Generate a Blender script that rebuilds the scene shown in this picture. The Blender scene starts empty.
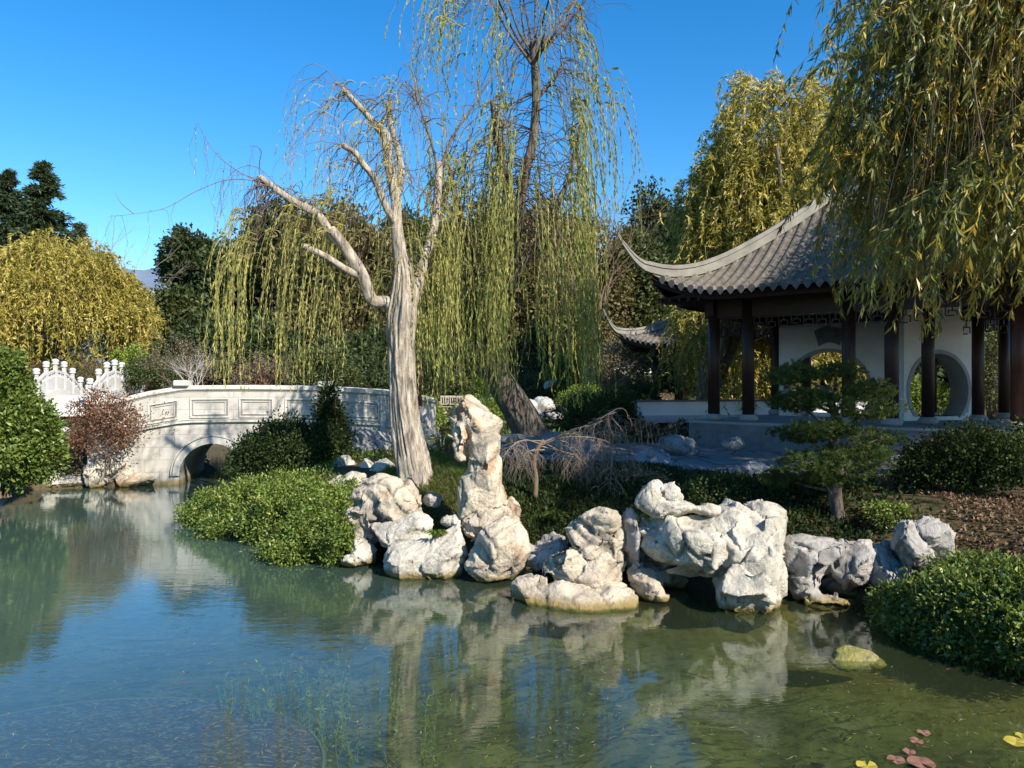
import bpy, bmesh, math, random
import numpy as np
from mathutils import Vector, Matrix
R = math.radians
# ------------------------------------------------------------------ camera, sky, sun, exposure
sc = bpy.context.scene
col = sc.collection
CAM_Z = 2.5
cd = bpy.data.cameras.new('camera'); cam = bpy.data.objects.new('camera', cd); col.objects.link(cam)
cam.location = (0, 0, CAM_Z); cam.rotation_euler = (R(90), 0, 0)
cd.sensor_width = 36; cd.lens = 770/1024*36; cd.clip_start = .05; cd.clip_end = 6000
sc.camera = cam
SUN_AZ, SUN_EL = R(41), R(34)           # azimuth to the right of straight behind the camera
SUN = np.array([math.cos(SUN_EL)*math.sin(SUN_AZ), -math.cos(SUN_EL)*math.cos(SUN_AZ), math.sin(SUN_EL)])
w = bpy.data.worlds.new('World'); sc.world = w; w.use_nodes = True
nt = w.node_tree; sky = nt.nodes.new('ShaderNodeTexSky'); sky.sky_type = 'NISHITA'; sky.sun_disc = False
sky.sun_elevation = SUN_EL
sky.sun_rotation = math.atan2(SUN[0], SUN[1])
sky.altitude = 0; sky.air_density = 1.0; sky.dust_density = 0.1; sky.ozone_density = 3.5
hs = nt.nodes.new('ShaderNodeHueSaturation'); hs.inputs['Saturation'].default_value = 1.36
nt.links.new(sky.outputs[0], hs.inputs['Color'])
nt.links.new(hs.outputs[0], nt.nodes['Background'].inputs[0]); nt.nodes['Background'].inputs[1].default_value = .122
ld = bpy.data.lights.new('sun', 'SUN'); ld.energy = 5.0; ld.angle = R(.53); ld.color = (1, .93, .82)
so = bpy.data.objects.new('sun', ld); col.objects.link(so)
so.rotation_euler = Vector(-SUN).to_track_quat('-Z', 'Y').to_euler()
sc.view_settings.view_transform = 'Standard'; sc.view_settings.look = 'None'
sc.view_settings.exposure = 0.82; sc.view_settings.gamma = 1
sc.cycles.max_bounces = 7; sc.cycles.transparent_max_bounces = 8; sc.cycles.diffuse_bounces = 3
sc.cycles.glossy_bounces = 3; sc.cycles.caustics_reflective = False; sc.cycles.caustics_refractive = False

rng = np.random.default_rng(7); random.seed(7)
F = 770.
def P(px, py, D): return np.array([(px-512)/F*D, D, CAM_Z-(py-384)/F*D])
def G(px, py, z=0.): 
    D = F*(CAM_Z-z)/(py-384); return np.array([(px-512)/F*D, D, z])

# ------------------------------------------------------------------ scene bookkeeping
def tag(o, label=None, cat=None, group=None, kind=None):
    if label: o['label'] = label
    if cat: o['category'] = cat
    if group: o['group'] = group
    if kind: o['kind'] = kind
    return o
def empty(name, loc, label, cat, group=None):
    o = bpy.data.objects.new(name, None); o.location = [float(c) for c in loc]; col.objects.link(o)
    return tag(o, label, cat, group)
def link(name, me, mat=None, parent=None):
    o = bpy.data.objects.new(name, me); col.objects.link(o)
    if mat is not None: me.materials.append(mat)
    if parent is not None:
        o.parent = parent
        if parent.parent is None: o.matrix_parent_inverse = Matrix.Translation(-parent.location)
    return o
def npmesh(name, V, Fc, smooth=False, rnd=None):
    """V (n,3); Fc (m,k) int array, or list of such arrays"""
    me = bpy.data.meshes.new(name)
    if not isinstance(Fc, list): Fc = [Fc]
    Fc = [np.asarray(f, dtype=np.int32) for f in Fc if len(f)]
    V = np.asarray(V, dtype=np.float32)
    me.vertices.add(len(V)); me.vertices.foreach_set('co', V.ravel())
    loops = np.concatenate([f.ravel() for f in Fc]) if Fc else np.zeros(0, np.int32)
    tot = np.concatenate([np.full(len(f), f.shape[1], np.int32) for f in Fc])
    start = np.concatenate([[0], np.cumsum(tot)[:-1]]).astype(np.int32)
    me.loops.add(len(loops)); me.loops.foreach_set('vertex_index', loops)
    me.polygons.add(len(tot)); me.polygons.foreach_set('loop_start', start)
    try: me.polygons.foreach_set('loop_total', tot)
    except Exception: pass
    me.update(calc_edges=True); me.validate()
    if smooth: me.polygons.foreach_set('use_smooth', np.ones(len(tot), bool))
    if rnd is not None:
        a = me.attributes.new('rnd', 'FLOAT', 'POINT'); a.data.foreach_set('value', np.asarray(rnd, np.float32))
    return me
class MB:
    """collects boxes, prisms and tubes into one mesh"""
    def __init__(s): s.V = []; s.F = []; s.n = 0
    def add(s, V, Fl):
        V = np.asarray(V, float); s.V.append(V)
        for f in Fl: s.F.append([i+s.n for i in f])
        s.n += len(V)
    def box(s, c, size, rot=0., M=None):
        x, y, z = np.array(size)/2.
        v = np.array([[sx*x, sy*y, sz*z] for sz in (-1, 1) for sx, sy in ((-1, -1), (1, -1), (1, 1), (-1, 1))])
        if rot: 
            cs, sn = math.cos(rot), math.sin(rot); v = np.c_[v[:, 0]*cs-v[:, 1]*sn, v[:, 0]*sn+v[:, 1]*cs, v[:, 2]]
        if M is not None: v = v @ np.array(M).T
        s.add(v+np.array(c), [(0, 3, 2, 1), (4, 5, 6, 7), (0, 1, 5, 4), (1, 2, 6, 5), (2, 3, 7, 6), (3, 0, 4, 7)])
    def bar(s, a, b, wd, h):
        """box from a to b (points on the axis), horizontal width wd, height h"""
        a = np.array(a, float); b = np.array(b, float); d = b-a; L = np.linalg.norm(d); d /= L
        sd = np.cross(d, [0, 0, 1]); 
        if np.linalg.norm(sd) < 1e-4: sd = np.array([1., 0, 0])
        sd /= np.linalg.norm(sd); up = np.cross(sd, d)
        v = [q+sd*i*wd/2+up*j*h/2 for q in (a, b) for i, j in ((-1, -1), (1, -1), (1, 1), (-1, 1))]
        s.add(v, [(0, 1, 2, 3), (7, 6, 5, 4), (0, 4, 5, 1), (1, 5, 6, 2), (2, 6, 7, 3), (3, 7, 4, 0)])
    def lathe(s, c, prof, n=16):
        """prof: list of (r, z)"""
        V = []; Fl = []
        for r, z in prof:
            for k in range(n):
                a = 2*math.pi*k/n; V.append((c[0]+r*math.cos(a), c[1]+r*math.sin(a), c[2]+z))
        for i in range(len(prof)-1):
            for k in range(n):
                k2 = (k+1) % n; Fl.append((i*n+k, i*n+k2, (i+1)*n+k2, (i+1)*n+k))
        Fl.append(tuple(range(n))[::-1]); Fl.append(tuple((len(prof)-1)*n+k for k in range(n)))
        s.add(V, Fl)
    def prism(s, poly, z0, z1):
        n = len(poly); V = [(x, y, z0) for x, y in poly]+[(x, y, z1) for x, y in poly]
        s.add(V, [tuple(range(n))[::-1], tuple(range(n, 2*n))]+[(k, (k+1) % n, n+(k+1) % n, n+k) for k in range(n)])
    def build(s, name, mat, parent=None, bevel=0., smooth=False, wear=0.):
        me = bpy.data.meshes.new(name)
        V = np.concatenate(s.V)
        me.from_pydata([tuple(map(float, v)) for v in V], [], s.F); me.update()
        if bevel:
            bm = bmesh.new(); bm.from_mesh(me)
            bmesh.ops.recalc_face_normals(bm, faces=bm.faces)
            ed = [e for e in bm.edges if len(e.link_faces) == 2 and e.calc_face_angle(0) > .6]
            bmesh.ops.bevel(bm, geom=ed, offset=bevel, segments=2, affect='EDGES', clamp_overlap=True)
            bm.to_mesh(me); bm.free()
        else:
            bm = bmesh.new(); bm.from_mesh(me); bmesh.ops.recalc_face_normals(bm, faces=bm.faces); bm.to_mesh(me); bm.free()
        if smooth:
            for p in me.polygons: p.use_smooth = True
        return link(name, me, mat, parent)

# ------------------------------------------------------------------ numpy noise
def _hash(ix, iy, iz, s=0):
    h = (ix.astype(np.int64)*374761393+iy.astype(np.int64)*668265263+iz.astype(np.int64)*2147483647+s*974634777) & 0xffffffff
    h = ((h ^ (h >> 13))*1274126177) & 0xffffffff
    h = ((h ^ (h >> 16))*2246822519) & 0xffffffff
    return ((h ^ (h >> 15)) & 0xffffff)/float(0xffffff)
def vnoise(p, s=0):
    """value noise in -1..1"""
    p = np.asarray(p, float); i = np.floor(p).astype(np.int64); f = p-i; f = f*f*f*(f*(f*6-15)+10)
    r = 0
    for dx in (0, 1):
        for dy in (0, 1):
            for dz in (0, 1):
                wgt = (f[:, 0] if dx else 1-f[:, 0])*(f[:, 1] if dy else 1-f[:, 1])*(f[:, 2] if dz else 1-f[:, 2])
                r = r+wgt*_hash(i[:, 0]+dx, i[:, 1]+dy, i[:, 2]+dz, s)
    return r*2-1
def fbm(p, o=4, s=0, g=.5):
    r = 0; a = 1.; q = np.asarray(p, float); t = 0
    for k in range(o): r = r+a*vnoise(q+k*17.3, s+k); t += a; a *= g; q = q*2.03
    return r/t
def worley(p, s=0):
    p = np.asarray(p, float); i = np.floor(p).astype(np.int64)
    d1 = np.full(len(p), 9.); d2 = np.full(len(p), 9.); cid = np.zeros(len(p))
    for dx in (-1, 0, 1):
        for dy in (-1, 0, 1):
            for dz in (-1, 0, 1):
                c = i+np.array([dx, dy, dz])
                q = np.c_[c[:, 0]+_hash(c[:, 0], c[:, 1], c[:, 2], s), c[:, 1]+_hash(c[:, 0], c[:, 1], c[:, 2], s+1), c[:, 2]+_hash(c[:, 0], c[:, 1], c[:, 2], s+2)]
                d = np.linalg.norm(q-p, axis=1); m = d < d1
                d2 = np.where(m, d1, np.minimum(d2, d)); cid = np.where(m, _hash(c[:, 0], c[:, 1], c[:, 2], s+3), cid); d1 = np.where(m, d, d1)
    return d1, d2, cid

# ------------------------------------------------------------------ materials
def newmat(name):
    m = bpy.data.materials.new(name); m.use_nodes = True; t = m.node_tree
    for n in list(t.nodes): t.nodes.remove(n)
    o = t.nodes.new('ShaderNodeOutputMaterial'); return m, t, o
class NT:
    def __init__(s, t): s.t = t
    def n(s, typ, **kw):
        x = s.t.nodes.new('ShaderNode'+typ)
        for k, v in kw.items():
            if k in x.inputs.keys() or isinstance(k, int): x.inputs[k].default_value = v
            else: setattr(x, k, v)
        return x
    def l(s, a, b): s.t.links.new(a, b)
    def ramp(s, fac, stops, interp='LINEAR'):
        r = s.t.nodes.new('ShaderNodeValToRGB'); r.color_ramp.interpolation = interp
        while len(r.color_ramp.elements) < len(stops): r.color_ramp.elements.new(.5)
        for e, (p, c) in zip(r.color_ramp.elements, stops):
            e.position = p; c = (c, c, c) if isinstance(c, (int, float)) else c; e.color = (*c, 1)
        s.l(fac, r.inputs[0]); return r.outputs[0]
    def noise(s, scale, detail=4, rough=.55, vec=None, dist=0.):
        x = s.t.nodes.new('ShaderNodeTexNoise'); x.inputs['Scale'].default_value = scale; x.inputs['Detail'].default_value = detail
        x.inputs['Roughness'].default_value = rough; x.inputs['Distortion'].default_value = dist
        s.l(vec if vec is not None else s.pos(), x.inputs['Vector']); return x.outputs['Fac']
    def pos(s, scale=None):
        if not hasattr(s, '_p'): s._p = s.t.nodes.new('ShaderNodeNewGeometry')
        if scale is None: return s._p.outputs['Position']
        m = s.t.nodes.new('ShaderNodeMapping'); m.inputs['Scale'].default_value = scale; s.l(s._p.outputs['Position'], m.inputs[0]); return m.outputs[0]
    def mix(s, fac, a, b, mode='MIX'):
        m = s.t.nodes.new('ShaderNodeMix'); m.data_type = 'RGBA'; m.blend_type = mode
        for v, i in ((fac, 0), (a, 6), (b, 7)):
            if hasattr(v, 'node'): s.l(v, m.inputs[i])
            elif i == 0: m.inputs[i].default_value = v
            else: m.inputs[i].default_value = (*v, 1) if len(v) == 3 else v
        return m.outputs[2]
    def math(s, op, a, b=0., c=0., clamp=False):
        m = s.t.nodes.new('ShaderNodeMath'); m.operation = op; m.use_clamp = clamp
        for v, i in ((a, 0), (b, 1), (c, 2)):
            if hasattr(v, 'node'): s.l(v, m.inputs[i])
            else: m.inputs[i].default_value = v
        return m.outputs[0]
    def bump(s, h, strength=.4, dist=.02, normal=None):
        b = s.t.nodes.new('ShaderNodeBump'); b.inputs['Strength'].default_value = strength; b.inputs['Distance'].default_value = dist
        s.l(h, b.inputs['Height']); 
        if normal is not None: s.l(normal, b.inputs['Normal'])
        return b.outputs[0]
def pbr(name, color, rough=.7, spec=.3, bump=None, var=.15, vscale=3., metal=0.):
    """plain procedural material: a base colour with mottling and fine bump"""
    m, t, o = newmat(name); k = NT(t); b = k.n('BsdfPrincipled'); b.inputs['Roughness'].default_value = rough
    b.inputs['Specular IOR Level'].default_value = spec; b.inputs['Metallic'].default_value = metal
    n1 = k.noise(vscale, 5); c = np.array(color)
    c1 = k.ramp(n1, [(.25, tuple(c*(1-var))), (.75, tuple(np.minimum(c*(1+var), .95)))])
    k.l(c1, b.inputs['Base Color'])
    if bump: k.l(k.bump(k.noise(bump[0], 5), bump[1], bump[2]), b.inputs['Normal'])
    k.l(b.outputs[0], o.inputs[0]); return m
def leafmat(name, stops, trans=.3, rough=.55, spec=.25):
    """stops: [(pos, rgb)] looked up with each leaf's own random value"""
    m, t, o = newmat(name); k = NT(t); a = k.n('Attribute', attribute_name='rnd')
    c = k.ramp(a.outputs['Fac'], stops)
    b = k.n('BsdfPrincipled'); b.inputs['Roughness'].default_value = rough; b.inputs['Specular IOR Level'].default_value = spec
    k.l(c, b.inputs['Base Color']); tr = k.n('BsdfTranslucent'); k.l(k.mix(.35, c, (.5, .5, .05)), tr.inputs[0])
    mx = k.n('MixShader'); mx.inputs[0].default_value = trans; k.l(b.outputs[0], mx.inputs[1]); k.l(tr.outputs[0], mx.inputs[2])
    k.l(mx.outputs[0], o.inputs[0]); return m

def rockmat(name, base=(.50, .455, .37), stain=(.42, .23, .09), dark=(.12, .11, .10), stain_amt=.62, wet=True):
    m, t, o = newmat(name); k = NT(t); b = k.n('BsdfPrincipled'); b.inputs['Specular IOR Level'].default_value = .25
    base = np.array(base)
    n1 = k.noise(2.2, 8, .65, dist=.6); n2 = k.noise(1.1, 5, .6, dist=1.); n3 = k.noise(9., 8, .7, dist=.4)
    c = k.ramp(n1, [(.28, tuple(base*.42)), (.42, tuple(base*.85)), (.55, tuple(base*1.15)), (.78, tuple(base*1.35))])
    st = k.ramp(n2, [(stain_amt, 0.), (stain_amt+.09, .75)])
    c = k.mix(st, c, stain)
    sp = k.ramp(n3, [(.30, .75), (.43, 0.)]); c = k.mix(sp, c, dark)
    a = k.n('Attribute', attribute_name='crack'); c = k.mix(k.math('MULTIPLY', a.outputs['Fac'], .85), c, dark)
    vn = k.math('ABSOLUTE', k.math('SUBTRACT', k.noise(3.1, 6, .6, dist=1.2), .5)); c = k.mix(k.math('MULTIPLY', k.ramp(vn, [(0., .85), (.012, 0.)]), k.ramp(k.noise(2.3, 2), [(.45, 0.), (.6, 1.)])), c, dark)
    z = k.n('SeparateXYZ'); k.l(k.pos(), z.inputs[0])
    if wet:
        zz = k.math('ADD', z.outputs[2], k.math('MULTIPLY', k.noise(5., 3), -.06))
        c = k.mix(k.ramp(zz, [(0., .9), (.035, .75), (.09, 0.)]), c, (.24, .17, .04))
        c = k.mix(k.ramp(k.math('ADD', zz, .03), [(0., 1.), (.015, .85), (.035, 0.)]), c, (.05, .055, .012))
    k.l(c, b.inputs['Base Color'])
    k.l(k.ramp(n1, [(.3, .95), (.7, .8)]), b.inputs['Roughness'])
    h = k.math('ADD', k.noise(22., 8, .7), k.math('MULTIPLY', k.noise(6., 6, .6, dist=.5), 1.4))
    k.l(k.bump(h, .9, .04), b.inputs['Normal']); k.l(b.outputs[0], o.inputs[0]); return m

def blockstone(name, base, bw=.62, bh=.3, axis='xz', joint=.75, mortar=.012, var=.12):
    """ashlar or brick facing laid in courses"""
    m, t, o = newmat(name); k = NT(t); b = k.n('BsdfPrincipled'); b.inputs['Roughness'].default_value = .85; b.inputs['Specular IOR Level'].default_value = .2
    base = np.array(base); s = k.n('SeparateXYZ'); k.l(k.pos(), s.inputs[0]); cb = k.n('CombineXYZ')
    k.l(s.outputs[0], cb.inputs[0]); k.l(s.outputs[2], cb.inputs[1])
    br = k.n('TexBrick'); br.inputs['Scale'].default_value = 1.; br.inputs['Brick Width'].default_value = bw; br.inputs['Row Height'].default_value = bh
    br.inputs['Mortar Size'].default_value = mortar; br.inputs['Mortar Smooth'].default_value = .3
    br.inputs['Color1'].default_value = (*(base*(1-var)), 1); br.inputs['Color2'].default_value = (*np.minimum(base*(1+var), .9), 1); br.inputs['Mortar'].default_value = (*(base*joint), 1)
    k.l(cb.outputs[0], br.inputs['Vector'])
    n1 = k.noise(2.5, 8, .7, dist=.5); c = k.mix(k.ramp(n1, [(.35, .55), (.65, 0.)]), br.outputs['Color'], tuple(base*.66))
    n4 = k.noise(1., 5, .6, vec=k.pos((5, 5, .5))); c = k.mix(k.ramp(n4, [(.52, 0.), (.75, .45)]), c, tuple(base*.55))
    zz = k.math('ADD', s.outputs[2], k.math('MULTIPLY', k.noise(4., 3), -.08))
    c = k.mix(k.ramp(zz, [(0., .85), (.04, .7), (.1, 0.)]), c, (.26, .2, .07))
    k.l(c, b.inputs['Base Color']); h = k.math('ADD', br.outputs['Fac'], k.math('MULTIPLY', k.noise(30., 5), -.4))
    k.l(k.bump(h, -.35, .012), b.inputs['Normal']); k.l(b.outputs[0], o.inputs[0]); return m

# ------------------------------------------------------------------ terrain
POND = np.array([(-34, 2.5), (-34, 16.4), (-16, 17.0), (-12.4, 17.6), (-11, 18.1), (-9.6, 18.7), (-8.5, 19.2), (-8.4, 22.5), (-12, 25.), (-15, 34), (-8, 36), (-5.4, 26), (-6.6, 22.5), (-6.55, 19.2),
    (-6.2, 16.5), (-5.5, 14.1), (-4.1, 12.5), (-3.0, 11.4), (-2.2, 11.0), (-1.5, 10.7), (-.5, 10.4), (.2, 10.3), (.5, 9.5), (1.2, 9.2), (1.9, 9.6), (2.5, 8.9), (3.1, 8.8), (3.8, 9.1), (4.0, 8.3),
    (4.0, 7.5), (4.6, 7.1), (5.4, 6.6), (6.6, 5.4), (7, 3.5), (5.5, 1.8), (0, 1.4), (-10, 1.6)], float)
def sdist(x, y, poly=POND):
    """signed distance to a polygon, positive outside"""
    x = np.asarray(x, float); y = np.asarray(y, float); d = np.full(x.shape, 1e9); ins = np.zeros(x.shape, bool); n = len(poly)
    for i in range(n):
        ax, ay = poly[i]; bx, by = poly[(i+1) % n]; ex, ey = bx-ax, by-ay
        tt = np.clip(((x-ax)*ex+(y-ay)*ey)/(ex*ex+ey*ey), 0, 1)
        d = np.minimum(d, (x-ax-tt*ex)**2+(y-ay-tt*ey)**2)
        c = ((ay > y) != (by > y)) & (x < (bx-ax)*(y-ay)/((by-ay) if by != ay else 1e-9)+ax); ins ^= c
    return np.sqrt(d)*np.where(ins, -1, 1)
def sms(a, b, x): t = np.clip((x-a)/(b-a), 0, 1); return t*t*(3-2*t)
def H(x, y):
    x = np.atleast_1d(np.asarray(x, float)); y = np.atleast_1d(np.asarray(y, float)); s = sdist(x, y)
    q = np.c_[x, y, 0*x]
    land = -.12+.30*sms(-.1, .5, s)+.80*sms(.1, 2.0, s)
    land = land-.35*sms(1.5, -3, x-4)*0
    land += .05*vnoise(q*.9, 3)*sms(.2, 1.5, s)+.36*np.exp(-((x-.4)**2+(y-18.)**2)/1.8)
    land += sms(30, 75, y)*2.6+sms(14, 40, np.abs(x))*.8*sms(20, 40, y)
    land -= .25*np.exp(-((x-5.2)**2+(y-7.9)**2)/1.2)
    bed = -.12-(.25*sms(0, .5, -s)+.40*sms(.5, 2.5, -s))*(1-.5*sms(-1, 4, x))+.10*vnoise(q*.8, 5)*sms(.3, 1.5, -s)
    return np.where(s > -.1, land, bed)
def h1(x, y): return float(H(x, y)[0])
def axis_coords(lo, a, b, hi, step, ncoarse):
    t = np.linspace(0, 1, ncoarse)[1:]**3
    return np.concatenate([(a-(a-lo)*t)[::-1], np.arange(a, b, step), b+(hi-b)*np.r_[0, t]])
gx = axis_coords(-2500, -15, 12, 2500, .13, 40); gy = axis_coords(-300, .5, 27, 4500, .13, 44)
X, Y = np.meshgrid(gx, gy); Z = H(X.ravel(), Y.ravel()); 
V = np.c_[X.ravel(), Y.ravel(), Z]; nx, ny = len(gx), len(gy)
idx = np.arange(nx*ny).reshape(ny, nx); Q = np.stack([idx[:-1, :-1], idx[:-1, 1:], idx[1:, 1:], idx[1:, :-1]], -1).reshape(-1, 4)
cen = V[Q].mean(1); inside = sdist(cen[:, 0], cen[:, 1]) < 0

def groundmat():
    m, t, o = newmat('ground_soil'); k = NT(t); b = k.n('BsdfPrincipled'); b.inputs['Roughness'].default_value = .95; b.inputs['Specular IOR Level'].default_value = .1
    c = k.ramp(k.noise(1.2, 6, .6), [(.3, (.05, .035, .02)), (.5, (.075, .065, .03)), (.7, (.05, .065, .02))])
    c = k.mix(k.ramp(k.noise(18, 5, .7), [(.4, 0.), (.62, .8)]), c, (.15, .10, .06))
    k.l(c, b.inputs['Base Color']); k.l(k.bump(k.noise(25, 6, .7), .8, .04), b.inputs['Normal']); k.l(b.outputs[0], o.inputs[0]); return m
def bedmat():
    m, t, o = newmat('bed_mud'); k = NT(t); b = k.n('BsdfPrincipled'); b.inputs['Roughness'].default_value = .9; b.inputs['Specular IOR Level'].default_value = .1
    s = k.n('SeparateXYZ'); k.l(k.pos(), s.inputs[0])
    c = k.ramp(k.noise(1.6, 7, .65, dist=.8), [(.3, (.04, .05, .018)), (.5, (.095, .105, .038)), (.72, (.21, .20, .10))])
    c = k.mix(k.ramp(k.noise(3.5, 6, .7, vec=k.pos((1, 2.2, 1)), dist=1.5), [(.50, 0.), (.58, .85)]), c, (.022, .024, .014))
    # shallow shore silt
    c = k.mix(k.ramp(k.math('ADD', s.outputs[2], .45), [(.05, 0.), (.3, .7)]), c, (.17, .13, .045))
    k.l(c, b.inputs['Base Color']); k.l(b.outputs[0], o.inputs[0]); return m
tag(link('ground', npmesh('ground', V, Q[~inside], True), groundmat()), 'brown planted garden soil around the pond', None, None, 'structure')
tag(link('pond_bed', npmesh('pond_bed', V, Q[inside], True), bedmat()), 'muddy green pond bed under shallow water', None, None, 'structure')

def watermat():
    m, t, o = newmat('pond_water'); k = NT(t)
    s = k.n('SeparateXYZ'); k.l(k.pos(), s.inputs[0])
    wv = k.math('ADD', k.noise(1., 3, .5, vec=k.pos((2.2, 5.5, 1)), dist=.6), k.math('MULTIPLY', k.noise(1., 3, .6, vec=k.pos((6., 19., 1)), dist=.8), .28))
    calm = k.ramp(k.noise(.35, 2), [(.35, .35), (.65, 1.)])
    bm = k.t.nodes.new('ShaderNodeBump'); bm.inputs['Distance'].default_value = .0032; k.l(wv, bm.inputs['Height']); k.l(k.math('MULTIPLY', calm, .8), bm.inputs['Strength'])
    gl = k.n('BsdfGlossy'); gl.inputs['Roughness'].default_value = .0; gl.inputs[0].default_value = (.92, .97, 1, 1); k.l(bm.outputs[0], gl.inputs['Normal'])
    tr = k.n('BsdfTransparent'); tr.inputs[0].default_value = (.76, .83, .66, 1)
    df = k.n('BsdfDiffuse')
    # suspended silt: greener towards the right bank, blue-green in the open water
    mc = k.mix(k.ramp(k.math('ADD', k.math('MULTIPLY', s.outputs[0], .09), k.math('MULTIPLY', k.noise(.5, 3), .5)), [(.0, 0.), (.75, 1.)]), (.075, .130, .105), (.115, .13, .045))
    k.l(mc, df.inputs[0])
    mm = k.n('MixShader'); tb = k.ramp(k.math('ADD', k.math('MULTIPLY', s.outputs[0], -.12), k.math('ADD', k.math('MULTIPLY', s.outputs[1], .05), -.35)), [(0., .16), (.75, .68)])
    k.l(tb, mm.inputs[0]); k.l(tr.outputs[0], mm.inputs[1]); k.l(df.outputs[0], mm.inputs[2])
    # Schlick reflectance from |N.I|, so that sunlight also passes down through the surface
    dp = k.n('VectorMath', operation='DOT_PRODUCT'); k.l(bm.outputs[0], dp.inputs[0]); k.l(k._p.outputs['Incoming'], dp.inputs[1])
    sch = k.math('POWER', k.math('SUBTRACT', 1., k.math('ABSOLUTE', dp.outputs['Value']), clamp=True), 5.)
    frs = k.math('MULTIPLY_ADD', sch, .98, .02)
    m2 = k.n('MixShader'); k.l(k.math('MULTIPLY_ADD', frs, 1.2, .02, True), m2.inputs[0]); k.l(mm.outputs[0], m2.inputs[1]); k.l(gl.outputs[0], m2.inputs[2])
    k.l(m2.outputs[0], o.inputs[0]); return m
wp = np.array([(-60, .2, 0), (9, .2, 0), (9, 40, 0), (-60, 40, 0)], float)
tag(link('water', npmesh('water', wp, np.array([[0, 1, 2, 3]])), watermat()), 'still green-blue pond water mirroring trees and rocks', None, None, 'structure')

# distant mountain ridge
def mountain():
    xs = np.linspace(-1500, 900, 120); ys = np.linspace(1500, 2600, 24); XX, YY = np.meshgrid(xs, ys)
    prof = np.exp(-((YY-2100)/420)**2); hh = (290+80*fbm(np.c_[XX.ravel()/260, YY.ravel()/260, 0*XX.ravel()], 5, 9)).reshape(XX.shape)*prof
    n_, m_ = XX.shape; ii = np.arange(n_*m_).reshape(n_, m_); q = np.stack([ii[:-1, :-1], ii[:-1, 1:], ii[1:, 1:], ii[1:, :-1]], -1).reshape(-1, 4)
    m = pbr('hazed_mountain_rock', (.15, .20, .28), .95, .05, None, .25, .01)  # distance haze is put into the blue-grey colour
    tag(link('hills', npmesh('hills', np.c_[XX.ravel(), YY.ravel(), hh.ravel()], q, True), m), 'hazy blue mountain ridge beyond the trees', None, None, 'structure')
mountain()
# flagstone path between the planting and the pavilion
def pathmesh():
    poly = np.array([G(480, 447, 1.0)[:2], G(600, 441, 1.0)[:2], G(700, 446, 1.0)[:2], G(800, 447, 1.)[:2], G(1010, 449, 1.)[:2], (14, 12.6), (13.5, 11.3), G(905, 473, 1.)[:2], G(850, 482, 1.)[:2], G(730, 476, 1.)[:2], G(600, 466, 1.0)[:2], G(480, 460, 1.)[:2]])
    m, t, o = newmat('flagstone'); k = NT(t); b = k.n('BsdfPrincipled'); b.inputs['Roughness'].default_value = .85
    vo = k.n('TexVoronoi', feature='DISTANCE_TO_EDGE', Scale=1.5); k.l(k.pos(), vo.inputs['Vector'])
    c = k.ramp(k.noise(3, 6, .6), [(.3, (.12, .12, .12)), (.7, (.24, .235, .22))]); c = k.mix(k.ramp(vo.outputs[0], [(.02, 1.), (.05, 0.)]), c, (.06, .055, .045))
    k.l(c, b.inputs['Base Color']); k.l(k.bump(k.noise(14, 6), .5, .02), b.inputs['Normal']); k.l(b.outputs[0], o.inputs[0])
    xs = np.arange(-2, 15, .13); ys = np.arange(10.5, 19.5, .13); XX, YY = np.meshgrid(xs, ys); V = np.c_[XX.ravel(), YY.ravel(), H(XX.ravel(), YY.ravel())+.02]
    ii = np.arange(XX.size).reshape(XX.shape); q = np.stack([ii[:-1, :-1], ii[:-1, 1:], ii[1:, 1:], ii[1:, :-1]], -1).reshape(-1, 4)
    c_ = V[q].mean(1); q = q[sdist(c_[:, 0], c_[:, 1], poly) < 0]
    tag(link('path', npmesh('path', V, q, True), m), 'grey flagstone path in front of the pavilion', None, None, 'structure'); return poly
PATH = pathmesh()

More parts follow.
